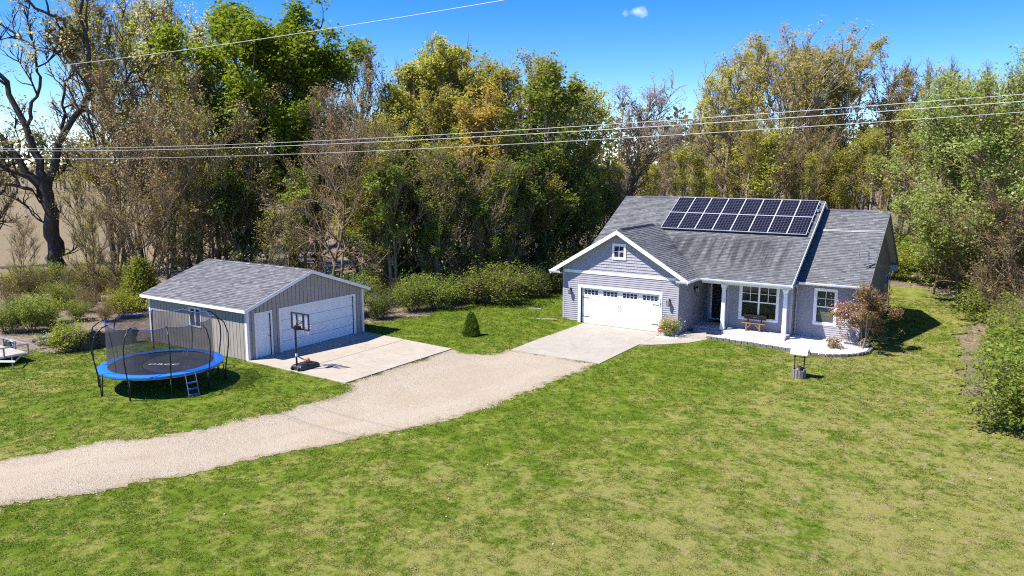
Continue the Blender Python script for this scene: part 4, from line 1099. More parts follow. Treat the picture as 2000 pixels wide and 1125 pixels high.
mb = MB(); mb.tube([(HX, HY, 2.22), (HX - .17, BY - .03, 2.46)], .018, 5); mb.tube([(HX, HY, 2.22), (HX + .17, BY - .03, 2.46)], .018, 5); mb.tube([(HX - .17, BY - .03, 2.46), (HX + .17, BY - .03, 2.46)], .018, 5); mb.box(HX - .09, HX + .09, HY - .02, BY - .03, 2.08, 2.24); mb.build('lift_arm', M['black_metal'], bh)
RC = (HX, BY + .30, 2.16)
mb = MB(); mb.tube([(RC[0] + .225 * math.cos(a), RC[1] + .225 * math.sin(a), RC[2]) for a in np.linspace(0, 2 * math.pi, 25)[:-1]], .012, 6, closed=True); mb.box(HX - .07, HX + .07, BY + .037, BY + .1, 2.10, 2.2); mb.build('rim', M['rim_red'], bh)
mb = MB()
for k in range(12):
    for sg in (1, -1):
        pts = []
        for i in range(5):
            f = i / 4; a = 2 * math.pi * (k / 12 + sg * f * .16); r = .222 - .10 * math.sin(f * math.pi / 2) ; pts.append((RC[0] + r * math.cos(a), RC[1] + r * math.sin(a), RC[2] - .40 * f))
        mb.tube(pts, .006, 3, caps=False)
mb.build('net', M['net_white'], bh)
ball = MB(); BR = .12
prof = [(max(.002, BR * math.sin(t)), -BR * math.cos(t)) for t in np.linspace(0.05, math.pi - .05, 11)]
ball.lathe((HX + .05, HY + .55, HZ + .22 + BR), prof, 18)
tag(ball.build('basketball', M['orange'], smooth=True), 'orange basketball resting on the base of the hoop', 'ball')

# ------------------------------------------------------------------ wishing well
WX, WY = 14.68, -5.25
we = thing('wishing_well', 'small garden wishing well with wooden staves and pale pitched roof', 'wishing well', (WX, WY, 0))
for k in range(14):
    a = 2 * math.pi * k / 14; h = .40 + random.uniform(-.03, .03); fr = FR((WX + .27 * math.cos(a), WY + .27 * math.sin(a), 0), (-math.sin(a), math.cos(a), 0), (math.cos(a), math.sin(a), 0))
    mb = MB(fr); mb.box(-.052, .052, -.02, .028, -.04, h); mb.build('stave', M['wood_grey'], we, bevel=.012)
mb = MB(); mb.lathe((WX, WY, .02), [(.25, 0), (.25, .22)], 16); mb.build('planter_fill', M['log_bark'], we)
for x in (-.2, .2):
    mb = MB(); mb.box(WX + x - .022, WX + x + .022, WY - .022, WY + .022, .0, 1.22); mb.build('post', M['black_metal'], we)
for sg in (-1, 1):
    mb = MB(); mb.prism([(WX - .36, WY, 1.42), (WX - .36, WY + sg * .30, 1.10), (WX - .36, WY + sg * .30, 1.075), (WX - .36, WY, 1.39)], (.72, 0, 0)); mb.build('roof_panel', plain('pale_board', (.62, .60, .60), .7, var=.12, scale=6), we)
for x in (-.33, .31):
    mb = MB(); mb.prism([(WX + x, WY - .24, 1.12), (WX + x, WY + .24, 1.12), (WX + x, WY, 1.375)], (.02, 0, 0)); mb.build('gable', M['wood_dark'], we)
mb = MB(); mb.tube([(WX - .28, WY, .92), (WX + .28, WY, .92)], .02, 6); mb.tube([(WX, WY, .92), (WX + .01, WY, .70)], .008, 4); mb.build('windlass', M['wood_dark'], we)
mb = MB(); mb.lathe((WX, WY, .30), [(.075, 0), (.10, .16), (.11, .2), (.09, .2), (.085, .18)], 12); mb.tube([(WX + .1 * math.cos(t), WY, .5 + .19 * math.sin(t)) for t in np.linspace(0, math.pi, 9)], .009, 4); mb.build('bucket', M['terracotta'], we)
mb = MB(); mb.lathe((WX - .05, WY - .08, .24), [(.05, 0), (.09, .07), (.08, .15), (.0, .2)], 9); mb.build('stone', M['wood_grey'], we)

# ------------------------------------------------------------------ porch bench
bn = thing('porch_bench', 'rustic brown wooden bench on the porch below the double window', 'bench', (10.52, 2.62, .18))
bz = .18
for y0, y1 in ((2.36, 2.50), (2.53, 2.68)):
    mb = MB(); mb.box(9.88, 11.16, y0, y1, bz + .42, bz + .46); mb.build('seat_board', M['wood'], bn, bevel=.008)
for z in (.60, .74):
    mb = MB(); mb.box(9.92, 11.12, 2.76, 2.79, bz + z, bz + z + .125); mb.build('back_board', M['wood_dark'], bn, bevel=.008)
for x in (10.16, 10.88):
    for y in (2.40, 2.64):
        mb = MB(); mb.box(x - .035, x + .035, y - .035, y + .035, bz, bz + .42); mb.build('leg', M['wood'], bn)
    mb = MB(); mb.prism([(x - .03, 2.62, bz + .36), (x - .03, 2.69, bz + .36), (x - .03, 2.83, bz + .88), (x - .03, 2.79, bz + .88)], (.06, 0, 0)); mb.build('back_post', M['wood_dark'], bn)
    sg = 1 if x < 10.5 else -1
    mb = MB(); mb.tube([(x + sg * .03, 2.40, bz + .14), (x + sg * .27, 2.40, bz + .415)], .022, 4); mb.build('brace', M['wood'], bn)
mb = MB(); mb.box(10.44, 10.60, 2.745, 2.758, bz + .70, bz + .74); mb.build('name_plate', M['grey_metal'], bn)

# ------------------------------------------------------------------ yard sign by the roses
sg_ = thing('yard_sign', 'red octagonal security sign on a stake beside the garage door', 'sign', (6.45, -.75, .02))
oc = [(.17 * math.cos(math.pi / 8 + k * math.pi / 4), .15 * math.sin(math.pi / 8 + k * math.pi / 4)) for k in range(8)]
sfr = FR((6.45, -.75, .36), (.86, .5, 0), (.5, -.86, 0))
mb = MB(sfr); mb.prism([sfr(a, 0, b) for a, b in oc], tuple(sfr.n * .012)); mb.build('panel', M['red'], sg_)
mb = MB(sfr); mb.prism([sfr(a * 1.08, -.004, b * 1.08) for a, b in oc], tuple(sfr.n * .003)); mb.build('panel_border', M['letter'], sg_)
mb = MB(sfr)
for k, w_ in enumerate((.06, .05, .055)): mb.box(-.115 + k * .08, -.115 + k * .08 + w_, .0125, .015, -.03, .045)
mb.build('lettering', M['letter'], sg_)
mb = MB(sfr); mb.box(-.012, .012, -.012, -.005, -.38, -.05); mb.build('stake', M['grey_metal'], sg_)

# ------------------------------------------------------------------ utility trailer at the left
tl = thing('utility_trailer', 'grey metal utility trailer with low rails at the left lawn edge', 'trailer', (-16.6, -23.7, .28))
TX0, TX1, TY0, TY1, TDZ = -18.4, -15.05, -24.75, -22.75, .72
mb = MB()
for k in range(9):
    y0 = TY0 + .05 + k * (TY1 - TY0 - .1) / 9
    b = MB(); b.box(TX0 + .05, TX1 - .05, y0 + .004, y0 + (TY1 - TY0 - .1) / 9 - .004, TDZ - .04, TDZ); b.build('deck_plank', M['deck'], tl)
for nm, a, b in (('top_rail', (TX0, TY1), (TX1, TY1)), ('top_rail', (TX1, TY1), (TX1, TY0)), ('top_rail', (TX0, TY0), (TX1, TY0))):
    m2 = MB(); m2.tube([(*a, TDZ + .38), (*b, TDZ + .38)], .03, 4); m2.build(nm, M['grey_metal'], tl)
    m2 = MB(); m2.tube([(*a, TDZ - .06), (*b, TDZ - .06)], .05, 4); m2.build('frame_rail', M['grey_metal'], tl)
for p in ((TX1, TY1), (TX1, (TY0 + TY1) / 2), (TX1, TY0), (TX0 + 1.1, TY1), (TX0 + 2.2, TY1), (TX0 + 1.1, TY0), (TX0 + 2.2, TY0)):
    m2 = MB(); m2.box(p[0] - .03, p[0] + .03, p[1] - .03, p[1] + .03, TDZ - .1, TDZ + .38); m2.build('rail_post', M['grey_metal'], tl)
for yy in (TY0 - .12, TY1 + .12):
    m2 = MB(); m2.tube([(-17.0, yy - .09, .60), (-17.0, yy + .09, .60)], .32, 16); wl = m2.build('wheel', M['black_plastic'], tl)
    m2 = MB(); m2.tube([(-17.0, yy - .10, .60), (-17.0, yy + .10, .60)], .15, 10); m2.build('rim', M['grey_metal'], wl)
    m2 = MB(); m2.tube([(-17.0 + .42 * math.cos(t), yy, .62 + .42 * math.sin(t)) for t in np.linspace(.1, math.pi - .1, 9)], .05, 4); m2.build('fender', M['grey_metal'], tl)
m2 = MB(); m2.tube([(TX1, TY1 - .3, TDZ - .08), (TX1 + .95, (TY0 + TY1) / 2, TDZ - .1)], .04, 4); m2.tube([(TX1, TY0 + .3, TDZ - .08), (TX1 + .95, (TY0 + TY1) / 2, TDZ - .1)], .04, 4); m2.tube([(TX1 + .7, (TY0 + TY1) / 2, .27), (TX1 + .7, (TY0 + TY1) / 2, TDZ + .15)], .03, 6); m2.build('tongue', M['grey_metal'], tl)

# ------------------------------------------------------------------ firewood stack and old log heap
fw = thing('firewood_stack', 'long low stack of dark split firewood behind the trampoline', 'firewood', (-15.2, -19.4, .27))
rr = random.Random(12); proto = []
for v in range(4):
    mb = MB(); n = 8; r0 = .085 + .02 * v
    ang = sorted(rr.uniform(0, 2 * math.pi) for _ in range(n)) if v else [2 * math.pi * i / n for i in range(n)]
    ring = [(r0 * rr.uniform(.85, 1.1) * math.cos(2 * math.pi * i / n), r0 * rr.uniform(.85, 1.1) * math.sin(2 * math.pi * i / n)) for i in range(n)]
    mb.add([(-.25, a, b) for a, b in ring] + [(.25, a, b) for a, b in ring], [tuple(range(n))[::-1], tuple(range(n, 2 * n))], 1); mb.add([(-.249, a, b) for a, b in ring] + [(.249, a, b) for a, b in ring], [(i, (i + 1) % n, n + (i + 1) % n, n + i) for i in range(n)], 0)
    me = bpy.data.meshes.new('log'); me.from_pydata(mb.v, [], mb.f); me.materials.append(M['log_bark']); me.materials.append(M['log_end']); me.polygons.foreach_set('material_index', mb.m); proto.append(me)
wa = np.array((-15.55, -20.9)); wb = np.array((-14.75, -17.6)); wd_ = (wb - wa) / np.linalg.norm(wb - wa); wang = math.atan2(wd_[1], wd_[0]) - math.pi / 2
z = .36; row = 0
while z < 1.28:
    s = (row % 2) * .1; Lw = np.linalg.norm(wb - wa)
    while s < Lw - .1 and z < 1.12 + .18 * math.sin(s * 2.3) + .05:
        p = wa + wd_ * s; o = link_mesh('log', rr.choice(proto), fw, (p[0] + 15.2 + rr.uniform(-.05, .05), p[1] + 19.4, z - .27)); o.rotation_euler = (rr.uniform(0, 6), rr.uniform(-.05, .05), wang + rr.uniform(-.1, .1)); s += rr.uniform(.19, .23)
    z += .175; row += 1
lh = thing('log_heap', 'small heap of grey weathered logs beside the trailer', 'logs', (-18.0, -20.5, .27))
for k in range(9):
    mb = MB(); L = rr.uniform(.5, 1.1); mb.tube([(-L / 2, 0, 0), (0, .02, .02), (L / 2, 0, 0)], [rr.uniform(.08, .12), .11, rr.uniform(.07, .1)], 7); o = mb.build('log', M['wood_grey'] if k % 3 else M['log_bark'], lh, rel=False)
    o.location = (rr.uniform(-.6, .6), rr.uniform(-.4, .4), .09 + .13 * (k // 3)); o.rotation_euler = (0, rr.uniform(-.2, .2), rr.uniform(-.7, .7) + .6)
# pale stepping boards in the side lawn
for (x, y, L, a, lb) in ((-2.6, 1.1, .75, .35, 'short pale board lying in the grass left of the garage'), (-.35, -1.3, 1.2, .5, 'long pale board lying by the corner of the garage')):
    mb = MB(); mb.box(-L / 2, L / 2, -.06, .06, 0, .04); o = mb.build('pale_board', M['deck'], bevel=.006); o.location = (x, y, float(G(x, y)) + .015); o.rotation_euler = (0, 0, a); tag(o, lb, 'board')

# ------------------------------------------------------------------ overhead wires along the road
def wire(zf, y, r, label):
    xs = np.linspace(-60, 70, 60); mb = MB(); mb.tube([(x, y, zf(x)) for x in xs], r, 5); tag(mb.build('power_line', M['wire'], smooth=True), label, 'power line', 'power lines')
zl = lambda x: 9.63 + .00100 * (x + 1) ** 2
wire(zl, -26.4, .0055, 'uppermost of the three close power lines crossing in front of the woods')
wire(lambda x: zl(x) - .10 - .0008 * (x - 25), -26.4, .0062, 'middle of the three close power lines crossing in front of the woods')
wire(lambda x: zl(x) - .245 + .003 * (x - 22), -26.4, .005, 'lowest thin power line of the three crossing in front of the woods')
wire(lambda x: 12.15 + .0011 * x ** 2, -26.4, .0085, 'single high power line crossing the sky above the green maple')
# ------------------------------------------------------------------ plants
def tube_arrays(P, R, sides):
    """P (N,K,3), R (N,K) -> verts, quad faces"""
    N, K, _ = P.shape
    d = P[:, -1] - P[:, 0]; d /= (np.linalg.norm(d, axis=1, keepdims=True) + 1e-9)
    ref = np.where(np.abs(d[:, 2:3]) < .9, np.array([[0, 0, 1.]]), np.array([[1., 0, 0]]))
    a = np.cross(d, ref); a /= (np.linalg.norm(a, axis=1, keepdims=True) + 1e-9); b = np.cross(d, a)
    an = np.arange(sides) * 2 * np.pi / sides
    ringv = a[:, None, :] * np.cos(an)[None, :, None] + b[:, None, :] * np.sin(an)[None, :, None]      # N,S,3
    V = P[:, :, None, :] + ringv[:, None, :, :] * R[:, :, None, None]
    idx = np.arange(N * K * sides).reshape(N, K, sides); nx = np.roll(idx, -1, axis=2)
    F = np.stack([idx[:, :-1], nx[:, :-1], nx[:, 1:], idx[:, 1:]], -1).reshape(-1, 4)
    return V.reshape(-1, 3), F
def leaf_arrays(C, size, rg, up=.75, aspect=.62):
    n = len(C); nrm = rg.normal(size=(n, 3)); nrm[:, 2] = np.abs(nrm[:, 2]) + up; nrm /= np.linalg.norm(nrm, axis=1, keepdims=True)
    r = rg.normal(size=(n, 3)); a = np.cross(nrm, r); a /= (np.linalg.norm(a, axis=1, keepdims=True) + 1e-9); b = np.cross(nrm, a)
    s = (size * rg.uniform(.45, 1.55, n))[:, None]
    V = np.stack([C - a * s, C + b * s * aspect - a * s * .1, C + a * s, C - b * s * aspect - a * s * .1], 1).reshape(-1, 3)
    F = np.arange(4 * n).reshape(n, 4)
    return V, F
def unit(v): return v / (np.linalg.norm(v, axis=-1, keepdims=True) + 1e-9)
class Acc:
    def __init__(s): s.V = []; s.F = []; s.T = []; s.MI = []; s.n = 0
    def add(s, V, F, t, mi):
        s.V.append(V); s.F.append(F + s.n); s.n += len(V); s.MI.append(np.full(len(F), mi))
        s.T.append(np.full(len(V), t) if np.isscalar(t) else t)
    def mesh(s, name, mats, smooth=False):
        return np_mesh(name, np.concatenate(s.V), np.concatenate(s.F), mats, np.concatenate(s.T), np.concatenate(s.MI), smooth)
def polyline(rg, p, d, L, n, wander, up, droop=0):
    pts = [np.array(p, float)]; d = unit(np.array(d, float)); st = L / n
    for i in range(n):
        d = unit(d + rg.normal(size=3) * wander + np.array((0, 0, up - droop * i / n)))
        pts.append(pts[-1] + d * st)
    return np.array(pts)
def grow(name, seed, H=18, r=.2, base=.3, nl=14, spread=.32, ang=(35, 70), gnarl=.12, up=.12, nb=9, bl=.5, ntw=600, twl=(.5, 1.2), nfine=2000, fl=(.25, .6), leaves=5000, lsize=.10,
         lspread=.22, bark=None, leaf=None, twig=None, stems=1, lean=0, topcut=0, limbs=None, leaf_low=0., fine_r=.0085, clump=0.0, shape='round', twig_up=.25, leaf_up=.6):
    rg = np.random.default_rng(seed); wood = Acc(); crown = Acc(); ntw = int(ntw * .55); nfine = int(nfine * .30); lsize *= 1.12
    trunks = []
    if limbs is None:
        for k in range(stems):
            az = rg.uniform(0, 6.28); d0 = np.array((math.cos(az) * (lean + (.28 if stems > 1 else 0)), math.sin(az) * (lean + (.28 if stems > 1 else 0)), 1.))
            pts = polyline(rg, (0, 0, -.1), d0, H * (.97 if stems == 1 else rg.uniform(.75, 1)), 9, gnarl * .35, .05)
            rad = r * (1 if stems == 1 else .65) * np.linspace(1, .12, len(pts)) ** .9; rad[0] *= 1.35
            trunks.append((pts, rad))
    else:
        trunks = [(np.array(p, float), np.array(q, float)) for p, q in limbs]
    for pts, rad in trunks:
        V, F = tube_arrays(pts[None], rad[None], 9); wood.add(V, F, .5, 0)
    L1 = []
    for pts, rad in trunks:
        m = max(3, nl // len(trunks)); seg = np.linalg.norm(np.diff(pts, axis=0), axis=1); cum = np.concatenate([[0], np.cumsum(seg)]) / seg.sum(); az0 = rg.uniform(0, 6.28)
        for k in range(m):
            f = base + (1 - base) * ((k + rg.uniform(0, 1)) / m) * .98
            p = np.array([np.interp(f, cum, pts[:, i]) for i in range(3)]); rr = np.interp(f, cum, rad)
            i = min(len(pts) - 2, int(np.searchsorted(cum, f)) - 1); td = unit(pts[i + 1] - pts[i])
            az = az0 + k * 2.4 + rg.uniform(-.5, .5); a = math.radians(rg.uniform(*ang)) * (1.1 - .45 * f)
            side = unit(np.cross(td, np.array((math.cos(az), math.sin(az), .01)))); d = td * math.cos(a) + side * math.sin(a)
            g = (f - base) / (1 - base + 1e-6)
            prof = {'round': .45 + .75 * math.sin(math.pi * min(1, .18 + .75 * g)), 'cone': 1.15 - g, 'vase': .6 + .7 * g * (1.25 - g), 'tall': .75 - .25 * g}[shape]
            L = H * spread * prof * rg.uniform(.75, 1.2)
            lp_ = polyline(rg, p, d, L, 6, gnarl, up); L1.append((lp_, np.linspace(max(.02, min(rr * .75, r * .42 * (L / (H * spread + .01)) + .01)), .012, 7)))
    by = {}
    for lp_, lr in L1: V, F = tube_arrays(lp_[None], lr[None], 5); wood.add(V, F, .5, 0)
    L2 = []
    src = L1 + [(pts[-4:], rad[-4:]) for pts, rad in trunks]
    for lp_, lr in src:
        Ln = np.linalg.norm(lp_[-1] - lp_[0])
        for k in range(nb):
            f = rg.uniform(.12, 1) ** .8; x = f * (len(lp_) - 1); i = min(int(x), len(lp_) - 2); p = lp_[i] + (lp_[i + 1] - lp_[i]) * (x - i); td = unit(lp_[i + 1] - lp_[i])
            d = unit(td * rg.uniform(.7, 1.15) + unit(rg.normal(size=3)) * .62 + np.array((0, 0, up * 1.4)))
            L = max(.5, Ln * bl * rg.uniform(.5, 1.1) * (1.1 - .5 * f)); L2.append(polyline(rg, p, d, L, 4, gnarl * 1.3, up))
    L2 = np.array(L2); R2 = np.tile(np.linspace(.046, .016, 5), (len(L2), 1)) * (H / 16) ** .5
    V, F = tube_arrays(L2, R2, 4); crown.add(V, F, .5, 0)
    def spawn(par, n, lr, upb, rad, sides, K):
        i = rg.integers(0, len(par), n); t = rg.uniform(.15, 1, n) * (par.shape[1] - 1); k = np.minimum(t.astype(int), par.shape[1] - 2); u = (t - k)[:, None]
        p0 = par[i, k]; p1 = par[i, k + 1]; p = p0 + (p1 - p0) * u; td = unit(p1 - p0)
        d = unit(td * .95 + unit(rg.normal(size=(n, 3))) * .62 + np.array((0, 0, upb))); L = rg.uniform(*lr, n)[:, None]
        if K == 3: P = np.stack([p, p + d * L * .5 + rg.normal(size=(n, 3)) * .05 * L, p + unit(d + np.array((0, 0, upb * .6))) * L], 1)
        else: P = np.stack([p, p + d * L], 1)
        V, F = tube_arrays(P, np.tile(np.linspace(rad, rad * .45, K), (n, 1)), sides); crown.add(V, F, .5, 0)
        return P
    L3 = spawn(L2, ntw, twl, twig_up, .017 * (H / 16) ** .5, 3, 3) if ntw else L2
    L4 = spawn(L3, nfine, fl, twig_up * .6, fine_r, 3, 2) if nfine else L3
    if leaves:
        allp = L4[:, -1]
        if clump: # keep leaves in patches
            cc = allp[rg.integers(0, len(allp), max(6, int(26 * clump)))]; dm = np.min(np.linalg.norm(allp[:, None, :] - cc[None], axis=2), axis=1); keep = dm < np.quantile(dm, 1 - .35); allp = allp[keep]
        if leaf_low: allp = allp[allp[:, 2] > leaf_low * H]
        c = allp[rg.integers(0, len(allp), leaves)] + rg.normal(size=(leaves, 3)) * lspread
        V, F = leaf_arrays(c, lsize, rg, leaf_up); crown.add(V, F, np.repeat(rg.uniform(0, 1, leaves), 4), 1)
    zs = np.concatenate(crown.V)[:, 2]; H = float(np.quantile(zs, .998))
    tm = wood.mesh(name + '_trunk', [bark], True); cm = crown.mesh(name + '_crown', [twig or bark, leaf or LF['bud']])
    return dict(name=name, H=H, trunk=tm, crown=cm)
def bush(name, seed, H=2.2, W=1.5, stems=14, nb=6, leaves=2600, lsize=.055, lspread=.12, bark=None, leaf=None, petals=None, npet=0, ntw=500, nfine=0, twl=(.25, .6), droop=.0, fine_r=.006, hollow=0):
    rg = np.random.default_rng(seed); wood = Acc(); crown = Acc(); st = []
    for k in range(stems):
        az = rg.uniform(0, 6.28); rad = W * rg.uniform(.1, 1) ** .7; p = np.array((rad * .25 * math.cos(az), rad * .25 * math.sin(az), -.05))
        d = np.array((rad * .8 * math.cos(az), rad * .8 * math.sin(az), H * rg.uniform(.55, 1.0))); st.append(polyline(rg, p, d, np.linalg.norm(d) * 1.02, 6, .12, .02, droop))
    st = np.array(st); V, F = tube_arrays(st, np.tile(np.linspace(.022, .006, 7), (stems, 1)) * (H / 2) ** .5, 4); wood.add(V, F, .5, 0)
    def spawn(par, n, lr, rad, K=2):
        i = rg.integers(0, len(par), n); t = rg.uniform(.2, 1, n) * (par.shape[1] - 1); k = np.minimum(t.astype(int), par.shape[1] - 2); u = (t - k)[:, None]
        p = par[i, k] + (par[i, k + 1] - par[i, k]) * u; d = unit(unit(par[i, k + 1] - par[i, k]) * .7 + unit(rg.normal(size=(n, 3))) * .9 + np.array((0, 0, .12 - droop))); L = rg.uniform(*lr, n)[:, None]
        P = np.stack([p, p + d * L], 1); V, F = tube_arrays(P, np.tile(np.linspace(rad, rad * .5, K), (n, 1)), 3); crown.add(V, F, .5, 0); return P
    L2 = spawn(st, ntw, (twl[0] * 1.3, twl[1] * 1.6), fine_r); L3 = spawn(L2, max(nfine, ntw), twl, fine_r * .7)
    pts = np.concatenate([L3[:, -1], L2[:, -1]])
    if leaves:
        V, F = leaf_arrays(pts[rg.integers(0, len(pts), leaves)] + rg.normal(size=(leaves, 3)) * lspread, lsize, rg); crown.add(V, F, np.repeat(rg.uniform(0, 1, leaves), 4), 1)
    if npet:
        q = pts[pts[:, 2] > np.quantile(pts[:, 2], .4)]; V, F = leaf_arrays(q[rg.integers(0, len(q), npet)] + rg.normal(size=(npet, 3)) * lspread, lsize * 1.15, rg); crown.add(V, F, np.repeat(rg.uniform(0, 1, npet), 4), 2)
    return dict(name=name, H=H, trunk=wood.mesh(name + '_stems', [bark or M['bark']]), crown=crown.mesh(name + '_foliage', [bark or M['bark'], leaf or LF['bush'], petals or LF['petal']]))
def conifer(name, seed, H, W, n, leaf, lsize=.05, bark=None, fuzz=.05, wob_=.1, power=.8):
    """dense cone of short needle sprays over a hidden stem"""
    rg = np.random.default_rng(seed); wood = Acc(); crown = Acc(); V, F = tube_arrays(np.array([[(0, 0, -.05), (0, 0, H * .5), (0, 0, H)]]), np.array([[.05, .035, .01]]) * H / 2, 6); wood.add(V, F, .5, 0)
    z = H * (1 - rg.uniform(0, 1, n) ** .62); z = np.maximum(z, .03); a = rg.uniform(0, 6.283, n); lob = 1 + wob_ * np.sin(a * 5 + z * 9) + wob_ * .7 * np.sin(a * 3 - z * 14 + 1)
    rmax = W * np.clip(1 - (z / H), 0, 1) ** power * np.clip(z / (H * .12) + .55, 0, 1) * lob; r = rmax * (1 - np.abs(rg.normal(0, .10, n))); c = np.stack([r * np.cos(a), r * np.sin(a), z], 1) + rg.normal(size=(n, 3)) * fuzz
    out = unit(np.stack([np.cos(a), np.sin(a), np.full(n, .75)], 1) + rg.normal(size=(n, 3)) * .45); P = np.stack([c, c + out * lsize * 2.6], 1); s = np.cross(out, unit(rg.normal(size=(n, 3)))); s = unit(s) * lsize * .55
    V = np.stack([c - s, c + s, c + out * lsize * 2.4 + s * .3, c + out * lsize * 2.4 - s * .3], 1).reshape(-1, 3); crown.add(V, np.arange(4 * n).reshape(n, 4), np.repeat(rg.uniform(0, 1, n), 4), 1)
    nb = 120; bb = rg.integers(0, n, nb); PP = np.stack([np.stack([np.zeros(nb), np.zeros(nb), z[bb] * .85], 1), c[bb]], 1); V, F = tube_arrays(PP, np.tile(np.array([.012, .005]) * H / 2, (nb, 1)), 3); crown.add(V, F, .5, 0)
    return dict(name=name, H=H, trunk=wood.mesh(name + '_stem', [bark or M['bark']], True), crown=crown.mesh(name + '_needles', [bark or M['bark'], leaf]))

PROTO_USED = {}
def plant(pr, x, y, h, rz, label, cat, group=None, nm=None, crown='crown', trunk='trunk', sxy=1.0, z=None):
    root = thing(nm or pr['name'], label, cat, (x, y, float(G(x, y)) - .03 if z is None else z), rz, group)
    s = h / pr['H']; root.scale = (s * sxy, s * sxy, s)
    link_mesh(trunk, pr['trunk'], root); link_mesh(crown, pr['crown'], root)
    return root
B = M
# --- tree kinds
_t = lambda p: np.array(p, float)
def oak_limbs():
    """the gnarled field oak: stout trunk, heavy crooked limbs (metres, x to the east, y to the north)"""
    e = np.array((.846, .533, 0)); z = np.array((0, 0, 1.)); rg = np.random.default_rng(5)
    def L(pts, r0, r1):
        P = np.array([e * a + z * h + np.array((-.53, .85, 0)) * b for a, b, h in pts]); t = np.linspace(0, 1, 14); s = np.linspace(0, 1, len(P))
        Q = np.stack([np.interp(t, s, P[:, i]) for i in range(3)], 1); Q[1:-1] += rg.normal(size=(12, 3)) * .13
        return Q, np.linspace(r0, r1, 14) * .74
    return [L([(0, 0, -.2), (.05, 0, 2.5), (.0, 0, 5.5), (-.1, 0, 8.0)], .95, .62),
            L([(-.1, 0, 7.8), (-.8, .2, 10), (-1.6, .3, 12.5), (-2.9, .2, 15.5), (-4.4, 0, 18), (-4.9, .2, 21)], .48, .12),
            L([(-.2, 0, 7.2), (-1.6, -.3, 9.2), (-3.2, -.6, 11.8), (-4.8, -.9, 13.2), (-6.8, -1, 14.2), (-9, -1, 15.5)], .42, .10),
            L([(0, 0, 8), (.7, .2, 10), (1.8, .3, 12.3), (3.6, .2, 14.2), (4.1, 0, 17.5), (3.6, .1, 20.5), (4.3, .2, 24)], .46, .12),
            L([(3.7, .2, 14.4), (4.8, .6, 15.2), (6.3, .9, 15.6), (7.6, 1, 17.2)], .22, .07),
            L([(3.9, .1, 18.5), (2.2, -.2, 20.5), (.3, -.3, 21.4), (-1.6, -.2, 22.8)], .24, .08),
            L([(-.3, 0, 6.3), (-1.5, -.6, 8.4), (-3.4, -1, 9.6), (-6, -1.2, 9.7), (-8, -1.4, 9.2)], .32, .09),
            L([(-.2, -.3, 6.0), (-1.2, -.8, 7.3), (-2.6, -1.2, 7.6), (-4.2, -1.4, 6.4), (-5.4, -1.5, 4.4)], .26, .06),
            L([(.2, .2, 8.2), (.6, 1.5, 11), (.2, 2.8, 14), (.9, 3.6, 17.5)], .30, .08),
            L([(-1.5, .3, 12.3), (-.4, .2, 15), (.2, .1, 17.5), (-.4, 0, 20)], .22, .07)]
